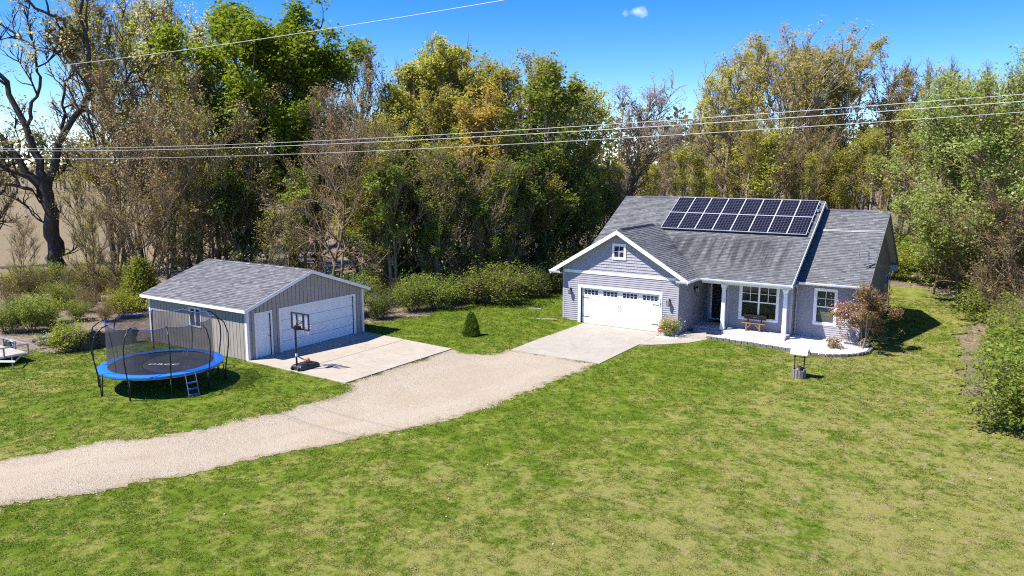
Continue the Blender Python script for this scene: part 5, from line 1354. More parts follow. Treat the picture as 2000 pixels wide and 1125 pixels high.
PLANTS = [
    ('oak', -40.59, -8.47, 25.0, 0.0, 'huge gnarled dark oak with crooked bare limbs at the left', 1.0),
    ('maple', -24.97, 1.58, 20.91, 2.84, 'big dense bright green maple towering behind the detached garage', 1.35),
    ('spread', -14.67, -4.28, 12.28, 3.52, 'pale barked bare tree with wide spreading limbs right behind the detached garage', 1.0),
    ('fan', -8.55, 26.41, 16.7, 5.8, 'fan shaped pinkish bare tree behind the left end of the house', 1.7),
    ('gold', -10.53, 7.3, 14.56, 2.92, 'golden orange leafing tree in the middle of the tree line', 1.1),
    ('greenA', -8.86, 11.94, 16.23, 3.19, 'fresh green tree at the right end of the left tree line', 1.15),
    ('willow', 19.58, 18.34, 14.69, 3.69, 'tall light green tree at the right beside the house yard', 0.9),
    ('willow', 17.54, 24.16, 10.34, 1.16, 'smaller light green tree leaning over leaf litter behind the house corner', 0.85),
    ('brownA', -18.81, -1.59, 14.29, 3.21, 'russet brown budding tree in front of the green maple', 1.1),
    ('paleA', -44.47, -1.45, 23.25, 0.59, 'G:pale', 1.0),
    ('paleB', -38.56, -2.4, 22.01, 0.89, 'G:pale', 1.0),
    ('paleA', -38.3, 0.14, 23.02, 3.74, 'G:pale', 1.0),
    ('paleB', -31.5, -2.62, 20.09, 6.06, 'G:pale', 1.0),
    ('paleA', -35.06, 2.22, 21.41, 3.91, 'G:pale', 1.0),
    ('paleA', -50.31, 6.68, 25.12, 0.37, 'G:pale', 1.0),
    ('paleA', -49.85, 9.36, 25.04, 5.52, 'G:pale', 1.0),
    ('brownB', -32.36, -15.06, 5.76, 0.19, 'G:bareL', 1.0),
    ('bareB', -27.15, -12.9, 6.45, 2.05, 'G:bareL', 1.0),
    ('brownB', -26.54, -11.32, 7.71, 5.29, 'G:bareL', 1.0),
    ('brownB', -26.03, -9.8, 8.67, 1.47, 'G:bareL', 1.0),
    ('bareB', -29.54, -12.06, 8.68, 3.14, 'G:bareL', 1.0),
    ('brownB', -29.99, -9.97, 13.4, 0.53, 'G:bareL', 1.0),
    ('brownB', -30.07, -7.65, 15.62, 1.75, 'G:bareL', 1.0),
    ('brownB', -26.97, -8.03, 12.05, 6.25, 'G:bareL', 1.0),
    ('bareA', -24.83, -7.84, 11.0, 4.45, 'G:bareL', 1.0),
    ('bareB', -24.17, -6.23, 13.05, 4.76, 'G:bareL', 1.0),
    ('brownB', -23.89, -4.86, 15.48, 1.82, 'G:bareL', 1.0),
    ('bareA', -23.69, -3.54, 12.85, 3.54, 'G:bareL', 1.0),
    ('bareA', -33.98, -6.59, 16.35, 2.51, 'G:bareL', 1.0),
    ('bareB', -28.41, -4.2, 16.21, 2.43, 'G:bareL', 1.0),
    ('bareA', -21.91, -3.59, 11.06, 5.32, 'G:bareL', 1.0),
    ('greenA', -28.28, -0.55, 13.97, 1.34, 'G:greenL', 1.25),
    ('greenA', -24.97, 1.58, 11.3, 2.95, 'G:greenL', 1.25),
    ('darkA', -22.76, -4.13, 8.64, 2.5, 'G:greenL', 1.25),
    ('greenA', -26.05, -3.87, 9.72, 3.56, 'G:greenL', 1.25),
    ('greenA', -20.76, 4.29, 9.75, 4.89, 'G:greenL', 1.25),
    ('greenB', -30.24, -4.19, 8.26, 2.12, 'G:greenL', 1.25),
    ('greenB', -19.5, -2.03, 8.63, 2.09, 'G:greenL', 1.25),
    ('greenB', -15.61, 0.47, 9.66, 4.76, 'G:greenL', 1.25),
    ('paleA', -28.54, 13.55, 19.7, 0.85, 'G:tan', 1.0),
    ('brownB', -25.26, 13.28, 19.22, 0.63, 'G:tan', 1.0),
    ('paleA', -25.53, 8.35, 14.45, 2.92, 'G:tan', 1.0),
    ('bareA', -18.45, 3.39, 13.04, 1.12, 'G:tan', 1.0),
    ('oliveB', -19.51, 7.47, 15.08, 2.81, 'G:olive', 1.1),
    ('oliveB', -20.35, 11.68, 17.65, 6.19, 'G:olive', 1.1),
    ('oliveB', -18.66, 12.77, 19.27, 2.63, 'G:olive', 1.1),
    ('paleB', -18.33, 15.36, 18.91, 0.73, 'G:olive', 1.1),
    ('paleB', -14.31, 15.57, 18.45, 6.22, 'G:olive', 1.1),
    ('oliveA', -14.06, 18.11, 18.23, 1.69, 'G:olive', 1.1),
    ('oliveA', -11.02, 20.06, 16.91, 6.27, 'G:olive', 1.1),
    ('oliveA', -11.97, 24.21, 16.26, 1.32, 'G:olive', 1.1),
    ('paleB', -15.92, 7.4, 13.93, 6.25, 'G:olive', 1.1),
    ('oliveA', -15.32, 10.16, 14.87, 0.26, 'G:olive', 1.1),
    ('oliveB', -13.25, 12.68, 16.92, 1.34, 'G:olive', 1.1),
    ('oliveA', -18.58, 17.58, 18.9, 0.06, 'G:olive', 1.1),
    ('oliveA', -16.1, 4.91, 12.67, 5.21, 'G:olive', 1.1),
    ('greenA', -11.47, -1.63, 8.96, 0.46, 'G:under', 1.25),
    ('darkA', -11.37, 0.82, 9.63, 1.31, 'G:under', 1.25),
    ('greenB', -10.55, 2.53, 9.98, 0.1, 'G:under', 1.25),
    ('brownB', -9.54, 4.37, 9.65, 2.33, 'G:under', 1.25),
    ('greenA', -8.31, 6.35, 8.95, 0.8, 'G:under', 1.25),
    ('darkA', -7.69, 9.13, 9.68, 3.04, 'G:under', 1.25),
    ('darkA', -7.43, 12.86, 10.1, 0.85, 'G:under', 1.25),
    ('greenA', -7.21, 15.38, 8.94, 1.15, 'G:under', 1.25),
    ('greenB', -9.32, -0.25, 5.69, 1.95, 'G:under', 1.25),
    ('greenB', -7.96, 4.2, 5.49, 5.14, 'G:under', 1.25),
    ('greenB', -12.48, 7.24, 11.93, 4.56, 'G:under', 1.25),
    ('greenB', -10.23, 11.06, 12.21, 4.64, 'G:under', 1.25),
    ('darkA', -9.58, 16.23, 13.03, 1.23, 'G:under', 1.25),
    ('poleB', -11.86, -1.88, 9.92, 5.54, 'G:bareM', 1.2),
    ('bareB', -9.59, 0.77, 10.59, 2.65, 'G:bareM', 1.2),
    ('bareB', -8.23, 4.02, 9.63, 0.68, 'G:bareM', 1.2),
    ('bareA', -7.53, 9.23, 10.04, 1.5, 'G:bareM', 1.2),
    ('poleB', -15.98, -2.15, 7.96, 1.61, 'G:bareM', 1.2),
    ('poleB', -13.41, -2.87, 8.64, 1.84, 'G:bareM', 1.2),
    ('bareB', -13.76, -0.72, 10.96, 5.84, 'G:bareM', 1.2),
    ('bareB', -18.89, -4.02, 6.95, 0.79, 'G:bareM', 1.2),
    ('poleB', -13.82, 1.62, 10.0, 3.51, 'G:bareM', 1.2),
    ('bareB', -12.37, 2.55, 8.61, 1.76, 'G:bareM', 1.2),
    ('bareB', -9.68, 1.9, 7.94, 4.7, 'G:bareM', 1.2),
    ('bareB', -6.78, 4.95, 6.18, 1.69, 'G:bareM', 1.2),
    ('poleB', -7.06, 9.53, 8.2, 1.56, 'G:bareM', 1.2),
    ('bareB', -18.46, -6.12, 6.38, 1.11, 'G:bareM', 1.2),
    ('bareA', -8.26, 2.81, 5.56, 3.33, 'G:bareM', 1.2),
    ('bareB', -15.83, 0.33, 12.42, 0.58, 'G:bareM', 1.2),
    ('bareB', -23.25, 2.68, 13.58, 5.6, 'G:bareM', 1.2),
    ('greenB', -9.34, 23.52, 8.04, 6.16, 'G:dip', 1.3),
    ('greenB', -12.14, 31.23, 8.44, 4.13, 'G:dip', 1.3),
    ('greenB', -8.34, 19.41, 7.23, 4.34, 'G:dip', 1.3),
    ('crownA', -7.55, 48.45, 18.63, 3.7, 'G:crown', 1.25),
    ('crownA', -4.52, 45.65, 21.81, 2.98, 'G:crown', 1.25),
    ('crownB', -0.5, 43.48, 22.83, 4.4, 'G:crown', 1.25),
    ('crownA', 0.92, 51.52, 24.24, 0.13, 'G:crown', 1.25),
    ('crownA', 5.0, 48.2, 23.25, 3.03, 'G:crown', 1.25),
    ('crownB', 7.42, 53.32, 23.12, 2.0, 'G:crown', 1.25),
    ('crownA', 10.3, 52.8, 21.65, 0.47, 'G:crown', 1.25),
    ('crownB', 11.76, 60.87, 20.98, 4.63, 'G:crown', 1.25),
    ('crownA', -6.09, 56.52, 24.61, 4.98, 'G:crown', 1.25),
    ('crownB', 0.39, 63.07, 25.52, 2.21, 'G:crown', 1.25),
    ('poleA', 2.48, 67.07, 9.38, 5.93, 'G:pole', 1.0),
    ('poleA', -13.84, 38.46, 9.15, 3.66, 'G:pole', 1.0),
    ('poleA', 6.64, 32.67, 10.37, 5.53, 'G:pole', 1.0),
    ('bareA', 7.41, 47.09, 10.06, 2.87, 'G:pole', 1.0),
    ('bareA', -1.63, 48.18, 11.09, 0.19, 'G:pole', 1.0),
    ('poleB', 2.95, 48.4, 12.88, 0.71, 'G:pole', 1.0),
    ('poleA', 7.11, 59.17, 11.65, 2.31, 'G:pole', 1.0),
    ('poleA', -12.13, 44.61, 8.78, 4.14, 'G:pole', 1.0),
    ('poleB', -6.0, 61.2, 12.68, 1.57, 'G:pole', 1.0),
    ('poleB', 1.46, 62.02, 10.09, 5.53, 'G:pole', 1.0),
    ('poleB', -4.48, 48.24, 12.3, 0.84, 'G:pole', 1.0),
    ('poleA', -9.25, 59.29, 14.55, 5.97, 'G:pole', 1.0),
    ('poleB', -2.42, 30.86, 10.35, 5.22, 'G:pole', 1.0),
    ('poleB', -3.74, 45.86, 10.22, 5.27, 'G:pole', 1.0),
    ('poleA', 14.03, 54.24, 13.64, 1.75, 'G:pole', 1.0),
    ('poleA', 1.48, 56.37, 12.89, 1.94, 'G:pole', 1.0),
    ('poleA', 11.23, 32.86, 12.5, 1.19, 'G:pole', 1.0),
    ('poleA', 9.34, 42.81, 9.78, 6.18, 'G:pole', 1.0),
    ('poleA', -5.54, 26.14, 9.17, 6.02, 'G:pole', 1.0),
    ('poleB', 7.52, 38.61, 11.23, 4.49, 'G:pole', 1.0),
    ('poleB', 6.99, 53.43, 14.04, 1.71, 'G:pole', 1.0),
    ('bareA', -6.96, 51.8, 11.24, 6.26, 'G:pole', 1.0),
    ('poleA', -15.07, 53.42, 11.12, 5.86, 'G:pole', 1.0),
    ('poleB', 8.96, 36.4, 11.25, 5.57, 'G:pole', 1.0),
    ('poleA', -15.36, 39.74, 9.78, 2.91, 'G:pole', 1.0),
    ('poleB', 6.7, 38.34, 10.05, 5.8, 'G:pole', 1.0),
    ('poleA', -7.34, 31.0, 11.05, 3.37, 'G:pole', 1.0),
    ('poleA', 9.62, 45.43, 9.12, 2.19, 'G:pole', 1.0),
    ('poleA', -11.39, 37.37, 8.74, 5.78, 'G:pole', 1.0),
    ('bareA', -13.35, 55.38, 11.97, 2.1, 'G:pole', 1.0),
    ('bareA', 10.41, 37.81, 12.68, 5.66, 'G:pole', 1.0),
    ('poleA', -1.3, 54.56, 11.69, 3.64, 'G:pole', 1.0),
    ('bareA', 3.52, 61.27, 12.05, 1.82, 'G:pole', 1.0),
    ('bareA', 5.66, 57.27, 11.42, 1.61, 'G:pole', 1.0),
    ('bareA', 1.6, 68.93, 9.38, 1.31, 'G:pole', 1.0),
    ('bareA', 7.73, 73.5, 11.71, 3.13, 'G:pole', 1.0),
    ('poleA', 1.44, 30.86, 13.28, 0.17, 'G:pole', 1.0),
    ('bareA', 13.56, 56.8, 11.96, 0.77, 'G:pole', 1.0),
    ('poleA', -6.96, 27.83, 9.77, 1.69, 'G:pole', 1.0),
    ('poleA', 2.89, 32.37, 11.36, 3.3, 'G:pole', 1.0),
    ('poleB', -10.37, 37.06, 10.62, 4.89, 'G:pole', 1.0),
    ('poleA', -9.15, 27.66, 9.03, 4.54, 'G:pole', 1.0),
    ('bareA', -7.53, 42.46, 9.44, 3.92, 'G:pole', 1.0),
    ('poleA', 5.0, 59.67, 9.31, 2.36, 'G:pole', 1.0),
    ('poleB', -3.04, 46.73, 13.09, 5.42, 'G:pole', 1.0),
    ('bareA', 3.47, 36.87, 12.51, 3.84, 'G:pole', 1.0),
    ('poleA', 11.8, 42.87, 9.95, 5.67, 'G:pole', 1.0),
    ('poleB', -3.17, 36.96, 8.82, 4.89, 'G:pole', 1.0),
    ('poleA', -3.49, 26.91, 10.75, 1.63, 'G:pole', 1.0),
    ('poleB', -16.88, 51.51, 8.62, 1.26, 'G:pole', 1.0),
    ('bareA', 1.08, 61.56, 14.19, 4.29, 'G:pole', 1.0),
    ('bareA', 9.7, 74.76, 14.43, 3.99, 'G:pole', 1.0),
    ('poleA', -10.54, 63.11, 9.41, 3.03, 'G:pole', 1.0),
    ('poleA', -18.2, 47.49, 8.14, 0.92, 'G:pole', 1.0),
    ('poleB', -5.15, 30.67, 8.01, 0.6, 'G:pole', 1.0),
    ('poleA', -19.92, 54.95, 8.73, 2.45, 'G:pole', 1.0),
    ('poleA', -0.75, 40.31, 12.51, 0.08, 'G:pole', 1.0),
    ('poleA', 3.2, 64.97, 13.79, 2.26, 'G:pole', 1.0),
    ('poleA', -8.75, 60.79, 10.9, 3.22, 'G:pole', 1.0),
    ('poleB', -20.63, 51.86, 9.01, 5.9, 'G:pole', 1.0),
    ('poleA', 4.71, 36.43, 10.71, 5.05, 'G:pole', 1.0),
    ('poleA', -12.45, 57.94, 8.65, 0.84, 'G:pole', 1.0),
    ('bareA', -25.47, 83.59, 15.85, 4.81, 'G:pole', 1.0),
    ('bareA', -27.84, 91.9, 17.33, 1.89, 'G:pole', 1.0),
    ('fan', -33.34, 97.21, 14.41, 0.31, 'G:pole', 1.0),
    ('poleA', -32.99, 101.36, 17.14, 4.14, 'G:pole', 1.0),
    ('bareA', -23.35, 84.65, 15.76, 4.03, 'G:pole', 1.0),
    ('poleA', -25.69, 95.37, 14.22, 0.72, 'G:pole', 1.0),
    ('fan', -22.17, 69.57, 14.9, 0.32, 'G:pole', 1.0),
    ('bareA', -23.87, 75.89, 16.29, 1.73, 'G:pole', 1.0),
    ('fan', -25.4, 83.72, 15.7, 3.57, 'G:pole', 1.0),
    ('poleA', -21.24, 91.62, 14.58, 3.45, 'G:pole', 1.0),
    ('poleA', -29.05, 103.57, 16.79, 2.42, 'G:pole', 1.0),
    ('fan', -24.66, 101.06, 15.97, 0.37, 'G:pole', 1.0),
    ('fan', -18.52, 81.74, 15.05, 1.96, 'G:pole', 1.0),
    ('bareA', -22.9, 82.27, 16.03, 4.17, 'G:pole', 1.0),
    ('fan', -14.09, 63.51, 13.51, 0.27, 'G:pole', 1.0),
    ('bareA', -30.6, 91.84, 16.3, 4.7, 'G:pole', 1.0),
    ('bareA', 12.05, 75.32, 22.55, 0.31, 'G:thin', 1.0),
    ('bareA', 14.42, 74.47, 22.78, 6.21, 'G:thin', 1.0),
    ('bareA', 15.51, 84.68, 22.27, 5.93, 'G:thin', 1.0),
    ('bareA', 18.77, 74.89, 22.16, 0.46, 'G:thin', 1.0),
    ('bareA', 16.91, 87.96, 22.09, 5.69, 'G:thin', 1.0),
    ('bareA', 20.9, 78.64, 21.92, 2.7, 'G:thin', 1.0),
    ('poleA', 13.0, 37.88, 14.73, 1.58, 'G:russet', 1.2),
    ('brownB', 13.92, 43.23, 16.44, 0.29, 'G:russet', 1.2),
    ('poleB', 16.16, 42.3, 15.14, 5.89, 'G:russet', 1.2),
    ('poleA', 10.01, 35.96, 12.53, 0.91, 'G:russet', 1.2),
    ('brownB', 6.14, 35.86, 12.41, 3.79, 'G:russet', 1.2),
    ('poleB', 2.74, 31.29, 12.77, 0.32, 'G:russet', 1.2),
    ('poleA', 18.27, 46.03, 14.71, 2.86, 'G:russet', 1.2),
    ('brownB', 20.16, 42.49, 14.64, 5.41, 'G:russet', 1.2),
    ('poleB', 21.65, 38.7, 14.75, 3.32, 'G:russet', 1.2),
    ('poleB', 18.29, 34.16, 10.93, 2.28, 'G:russet', 1.2),
    ('brownB', 3.33, 38.8, 14.28, 4.19, 'G:russet', 1.2),
    ('poleA', 6.44, 43.18, 14.4, 3.77, 'G:russet', 1.2),
    ('willow', 20.71, 21.45, 13.6, 4.02, 'G:willowR', 1.1),
    ('willow', 21.52, 16.02, 15.53, 4.28, 'G:willowR', 1.1),
    ('willow', 22.7, 13.21, 15.4, 2.29, 'G:willowR', 1.1),
    ('willow', 21.36, 29.0, 12.26, 4.67, 'G:willowR', 1.1),
    ('brownB', 21.39, 13.56, 8.13, 5.12, 'G:brushR', 1.3),
    ('brownB', 22.3, 12.96, 9.01, 0.86, 'G:brushR', 1.3),
    ('brownB', 19.92, 18.56, 6.69, 1.82, 'G:brushR', 1.3),
    ('brownB', 20.47, 23.67, 8.94, 0.81, 'G:brushR', 1.3),
    ('brownB', 23.35, 11.25, 8.75, 3.02, 'G:brushR', 1.3),
    ('brownB', 18.48, 27.15, 6.27, 3.16, 'G:brushR', 1.3),
    ('bareA', -44.57, -11.03, 18.85, 4.93, 'G:pale', 1.0),
    ('bareA', -53.26, -9.48, 20.66, 1.73, 'G:pale', 1.0),
    ('paleA', -42.95, -14.74, 17.16, 3.98, 'G:pale', 1.0),
    ('crownA', 24.36, 33.3, 16.87, 4.73, 'G:crownR', 1.0),
    ('crownA', 24.97, 21.8, 16.22, 1.19, 'G:crownR', 1.0),
    ('crownA', 27.29, 47.08, 19.42, 1.56, 'G:crownR', 1.0),
    ('bushG', -5.9, 1.39, 2.3, 6.15, 'pale green arching bush at the edge of the lawn between the buildings', 1.2),
    ('bushD', -5.15, 4.65, 1.7, 5.75, 'G:hedge', 1.1),
    ('bushD', -4.89, 7.34, 2.4, 5.52, 'G:hedge', 1.0),
    ('bushB', -7.31, 0.51, 1.8, 0.25, 'G:hedge', 1.0),
    ('bushD', -4.56, 9.16, 2.6, 0.38, 'G:hedge', 1.0),
    ('bushD', -8.72, -6.38, 1.49, 0.24, 'G:hedge2', 0.81),
    ('bushG', -8.77, -3.36, 1.91, 0.54, 'G:hedge2', 0.83),
    ('bushG', -7.91, -2.21, 1.93, 2.34, 'G:hedge2', 1.02),
    ('bushB', -10.78, -2.53, 1.63, 3.1, 'G:hedge2', 0.92),
    ('bushD', -8.54, 1.34, 1.59, 5.04, 'G:brush', 1.06),
    ('bushB', -7.53, 6.77, 2.03, 5.26, 'G:brush', 1.05),
    ('bushD', -9.25, 7.37, 2.48, 4.69, 'G:brush', 0.93),
    ('bushD', -4.99, 10.59, 1.95, 0.96, 'G:brush', 0.85),
    ('bushD', -13.3, -0.43, 2.57, 1.83, 'G:brush', 0.98),
    ('bushD', -12.19, 1.5, 2.46, 1.15, 'G:brush', 1.05),
    ('bushG', -21.97, -19.31, 1.7, 4.11, 'G:leftbush', 0.95),
    ('bushY', -23.41, -17.99, 1.5, 3.65, 'G:leftbush', 0.95),
    ('bushG', -22.87, -20.18, 1.2, 2.9, 'G:leftbush', 0.95),
    ('bushG', -22.98, -16.36, 1.0, 2.04, 'G:leftbush', 0.95),
    ('bushY', -21.58, -14.42, 1.4, 3.41, 'G:leftbush', 0.95),
    ('bushB', -21.3, -15.66, 1.2, 2.71, 'G:leftbush', 0.95),
    ('bushB', -24.98, -14.67, 1.4, 3.57, 'G:leftbush', 0.95),
    ('bushB', -27.54, -17.41, 1.3, 5.12, 'G:leftbush', 0.95),
    ('bushG', -27.71, -14.78, 1.4, 2.91, 'G:leftbush', 0.95),
    ('bushB', -16.5, -12, 1.8, 5.17, 'G:shedbush', 1.0),
    ('bushY', -18, -13.5, 1.8, 0.06, 'G:shedbush', 1.0),
    ('bushD', -16.5, -7, 2.0, 1.95, 'G:shedbush', 1.0),
    ('bushG', -11, -6.5, 2.2, 5.72, 'G:shedbush', 1.0),
    ('bushB', -32.02, -15.78, 1.8, 3.79, 'G:oakbrush', 0.9),
    ('bushB', -31.66, -14.22, 2.0, 4.37, 'G:oakbrush', 0.9),
    ('bushB', -29.39, -13.25, 2.0, 3.11, 'G:oakbrush', 0.9),
    ('bushB', -28.72, -11.93, 2.2, 4.8, 'G:oakbrush', 0.9),
    ('bushB', -26.89, -11.25, 2.0, 2.06, 'G:oakbrush', 0.9),
    ('bushG', -34.98, -11.9, 1.8, 5.54, 'G:oakbrush', 0.9),
    ('bushY', -36.69, -12.96, 1.6, 1.37, 'G:oakbrush', 0.9),
    ('bushG', -33.26, -10.3, 1.8, 4.13, 'G:oakbrush', 0.9),
    ('bushY', -30.83, -9.83, 1.7, 2.05, 'G:oakbrush', 0.9),
    ('bushG', -28.78, -8.81, 2.0, 5.69, 'G:oakbrush', 0.9),
    ('bushY', -15.78, -20.71, 1.25, 2.02, 'small yellow green bush at the end of the firewood stack', 1.0),
    ('arbor', -23.29, -12.2, 3.21, 2.77, 'yellow green arborvitae beside the rear corner of the detached garage', 1.0),
    ('bushR', 23.4, -7.1, 2.6, 3.74, 'dark leafy bush nearest the camera at the right edge of the lawn', 1.0),
    ('bushR', 23.1, -2.6, 2.3, 5.67, 'G:right', 1.1),
    ('bushR', 23.6, 1.2, 2.6, 4.31, 'G:right', 1.1),
    ('bushR', 22.7, 3.8, 2.0, 1.75, 'G:right', 1.0),
    ('bushR', 24.2, 5.5, 2.6, 3.33, 'G:right', 1.0),
    ('bushR', 22.9, 9.2, 2.2, 6.23, 'G:right', 1.0),
    ('bushR', 25.5, -3, 3.2, 2.88, 'G:right', 1.0),
    ('bushB', 24, 10.5, 3.6, 1.39, 'G:rightb', 1.0),
    ('bushB', 23.5, 15, 4, 6.08, 'G:rightb', 1.0),
    ('bushB', 22.5, 20, 3.8, 4.58, 'G:rightb', 1.0),
    ('bushR', 21.9, 14.5, 2.4, 3.24, 'G:right', 1.0),
    ('bushB', 21.5, 27, 4, 0.53, 'G:rightb', 1.0),
    ('bushB', 25.5, 2.5, 4.2, 5.2, 'G:rightb', 1.0),
    ('bushB', 26, -7, 4.0, 0.15, 'G:rightb', 1.0),
    ('bushW', 24.7, 9.5, 2.4, 4.25, 'white blossoming shrub at the right edge of the picture', 1.0),
    ('bushY', 1.78, 29.39, 3.21, 5.01, 'G:rearbush', 1.2),
    ('bushY', 5.31, 31.18, 2.52, 0.56, 'G:rearbush', 1.2),
    ('bushG', 11.76, 29.56, 2.24, 3.24, 'G:rearbush', 1.2),
    ('bushY', 14.32, 30.59, 2.24, 5.29, 'G:rearbush', 1.2),
    ('bushG', 17.13, 30.09, 3.62, 0.53, 'G:rearbush', 1.2),
    ('bushB', 19.55, 32.21, 2.76, 0.16, 'G:rearbush', 1.2),
    ('bushY', -2.71, 28.49, 3.37, 1.54, 'G:rearbush', 1.2),
    ('bushB', 8.98, 35.82, 2.81, 2.88, 'G:rearbush', 1.2),
    ('bushG', 13.68, 36.94, 3.41, 3.1, 'G:rearbush', 1.2),
    ('bushY', 4.61, 35.14, 3.31, 0.29, 'G:rearbush', 1.2),
    ('bushY', -5.3, 21.01, 2.88, 0.56, 'G:rearbush', 1.2),
    ('bushG', -5.08, 14.28, 3.14, 4.46, 'G:rearbush', 1.2),
    ('bushB', -7.16, 17.84, 2.46, 4.65, 'G:rearbush', 1.2),
    ('bushY', 17.75, 35.34, 2.57, 2.67, 'G:rearbush', 1.2),
    ('bushG', 22.55, 34.77, 3.05, 4.59, 'G:rearbush', 1.2),
]
K = {}
K['oak'] = grow('oak_tree', 31, H=25, limbs=oak_limbs(), base=.25, nl=46, spread=.15, ang=(40, 85), gnarl=.22, up=.06, nb=9, bl=.55, ntw=1900, nfine=5200, leaves=4200, lsize=.10, lspread=.2, bark=B['bark_dark'], leaf=LF['pale'], twig=B['bark_dark'], clump=1.3, fine_r=.011, leaf_low=.42)
K['maple'] = grow('maple_tree', 2, H=22, r=.32, base=.2, nl=34, spread=.34, ang=(45, 80), nb=12, bl=.45, ntw=1500, nfine=5200, leaves=90000, lsize=.115, lspread=.38, bark=B['bark_dark'], leaf=LF['maple'], leaf_up=.15)
K['brownA'] = grow('budding_tree', 3, H=16, r=.2, base=.16, nl=22, spread=.26, ang=(35, 65), nb=11, ntw=1400, nfine=5200, leaves=6500, lsize=.05, lspread=.14, bark=B['bark_red'], leaf=LF['bud'])
K['brownB'] = grow('budding_tree', 4, H=13, r=.15, base=.1, nl=18, spread=.3, ang=(30, 65), nb=9, ntw=1000, nfine=4000, leaves=4200, lsize=.06, lspread=.16, bark=B['bark'], leaf=LF['bud'], stems=2)
K['paleA'] = grow('leafing_tree', 5, H=22, r=.24, base=.25, nl=22, spread=.24, ang=(30, 60), nb=10, ntw=1400, nfine=4200, leaves=9500, lsize=.085, lspread=.2, bark=B['bark_dark'], twig=B['bark'], leaf=LF['pale'])
K['paleB'] = grow('leafing_tree', 6, H=20, r=.22, base=.2, nl=20, spread=.25, ang=(30, 60), nb=10, ntw=1300, nfine=3800, leaves=9500, lsize=.09, lspread=.22, bark=B['bark_dark'], twig=B['bark'], leaf=LF['olive'], stems=2, clump=1.2)
K['oliveA'] = grow('leafing_tree', 7, H=19, r=.22, base=.18, nl=24, spread=.26, ang=(30, 62), nb=11, ntw=1300, nfine=3200, leaves=11500, lsize=.105, lspread=.24, bark=B['bark'], leaf=LF['olive'])
K['oliveB'] = grow('leafing_tree', 8, H=18, r=.2, base=.15, nl=22, spread=.28, ang=(30, 60), nb=11, ntw=1300, nfine=3200, leaves=10500, lsize=.10, lspread=.22, bark=B['bark'], leaf=LF['olive'], clump=1.4)
K['gold'] = grow('golden_tree', 9, H=15, r=.2, base=.2, nl=20, spread=.28, ang=(30, 60), nb=10, ntw=1100, nfine=2600, leaves=9000, lsize=.10, lspread=.22, bark=B['bark'], leaf=LF['gold'])
K['greenA'] = grow('green_tree', 10, H=16, r=.2, base=.15, nl=22, spread=.28, ang=(35, 68), nb=10, ntw=1200, nfine=2800, leaves=10500, lsize=.12, lspread=.24, bark=B['bark_pale'], leaf=LF['green'])
K['greenB'] = grow('green_tree', 11, H=12, r=.15, base=.08, nl=20, spread=.3, ang=(35, 72), nb=10, ntw=1000, nfine=2500, leaves=8500, lsize=.11, lspread=.24, bark=B['bark_pale'], leaf=LF['green'], clump=1.5)
K['darkA'] = grow('undergrowth_tree', 12, H=11, r=.14, base=.05, nl=20, spread=.3, ang=(40, 75), nb=10, ntw=1000, nfine=2600, leaves=7500, lsize=.105, lspread=.26, bark=B['bark_pale'], leaf=LF['dark'], stems=2)
K['bareA'] = grow('bare_tree', 13, H=18, r=.17, base=.2, nl=22, spread=.2, ang=(25, 55), nb=10, ntw=1400, nfine=5200, leaves=2200, lsize=.06, bark=B['bark_dark'], twig=B['bark'], leaf=LF['olive'], shape='tall')
K['bareB'] = grow('bare_tree', 14, H=14, r=.14, base=.15, nl=20, spread=.27, ang=(30, 65), nb=10, ntw=1300, nfine=4600, leaves=2800, lsize=.062, bark=B['bark'], leaf=LF['olive'], twig=B['bark'])
K['poleA'] = grow('slender_tree', 15, H=16, r=.2, base=.52, nl=16, spread=.16, ang=(25, 55), nb=7, ntw=380, nfine=1900, leaves=2600, lsize=.07, bark=B['bark_pale'], leaf=LF['olive'], twig=B['bark_red'], shape='tall')
K['poleB'] = grow('slender_tree', 16, H=14, r=.17, base=.42, nl=16, spread=.19, ang=(25, 60), nb=7, ntw=380, nfine=2200, leaves=4200, lsize=.085, bark=B['bark_pale'], leaf=LF['olive'], twig=B['bark_red'], shape='tall', lean=.06)
K['spread'] = grow('spreading_tree', 17, H=15, r=.19, base=.17, nl=26, spread=.36, ang=(45, 88), gnarl=.2, up=.07, nb=10, bl=.5, ntw=1500, nfine=5600, leaves=7000, lsize=.055, bark=B['bark'], leaf=LF['bud'], twig=B['bark_pink'])
K['fan'] = grow('fan_tree', 18, H=17, r=.24, base=.12, nl=26, spread=.42, ang=(16, 44), gnarl=.09, up=.10, nb=11, bl=.4, ntw=1500, nfine=5600, leaves=13000, lsize=.055, lspread=.16, bark=B['bark'], leaf=LF['pink'], twig=B['bark_pink'], shape='vase', leaf_low=.45)
K['crownA'] = grow('broad_tree', 19, H=24, r=.34, base=.3, nl=24, spread=.33, ang=(25, 58), gnarl=.14, nb=12, bl=.45, ntw=1500, nfine=3800, leaves=12000, lsize=.10, lspread=.24, bark=B['bark_pale'], leaf=LF['crown'], clump=1.6, leaf_low=.42)
K['crownB'] = grow('broad_tree', 20, H=24, r=.32, base=.28, nl=24, spread=.32, ang=(25, 58), gnarl=.14, nb=12, bl=.45, ntw=1500, nfine=4000, leaves=9000, lsize=.095, lspread=.22, bark=B['bark_pale'], leaf=LF['crown'], stems=2, leaf_low=.42)
K['willow'] = grow('light_green_tree', 21, H=14, r=.19, base=.12, nl=26, spread=.34, ang=(45, 82), nb=12, bl=.5, up=.04, ntw=1500, nfine=4000, leaves=17000, lsize=.075, lspread=.22, bark=B['bark'], leaf=LF['willow'], lean=.1)
K['bushG'] = bush('bush', 41, 3.0, 2.0, 26, leaves=7500, lsize=.07, lspread=.14, ntw=900, leaf=LF['bush'], twl=(.3, .7))
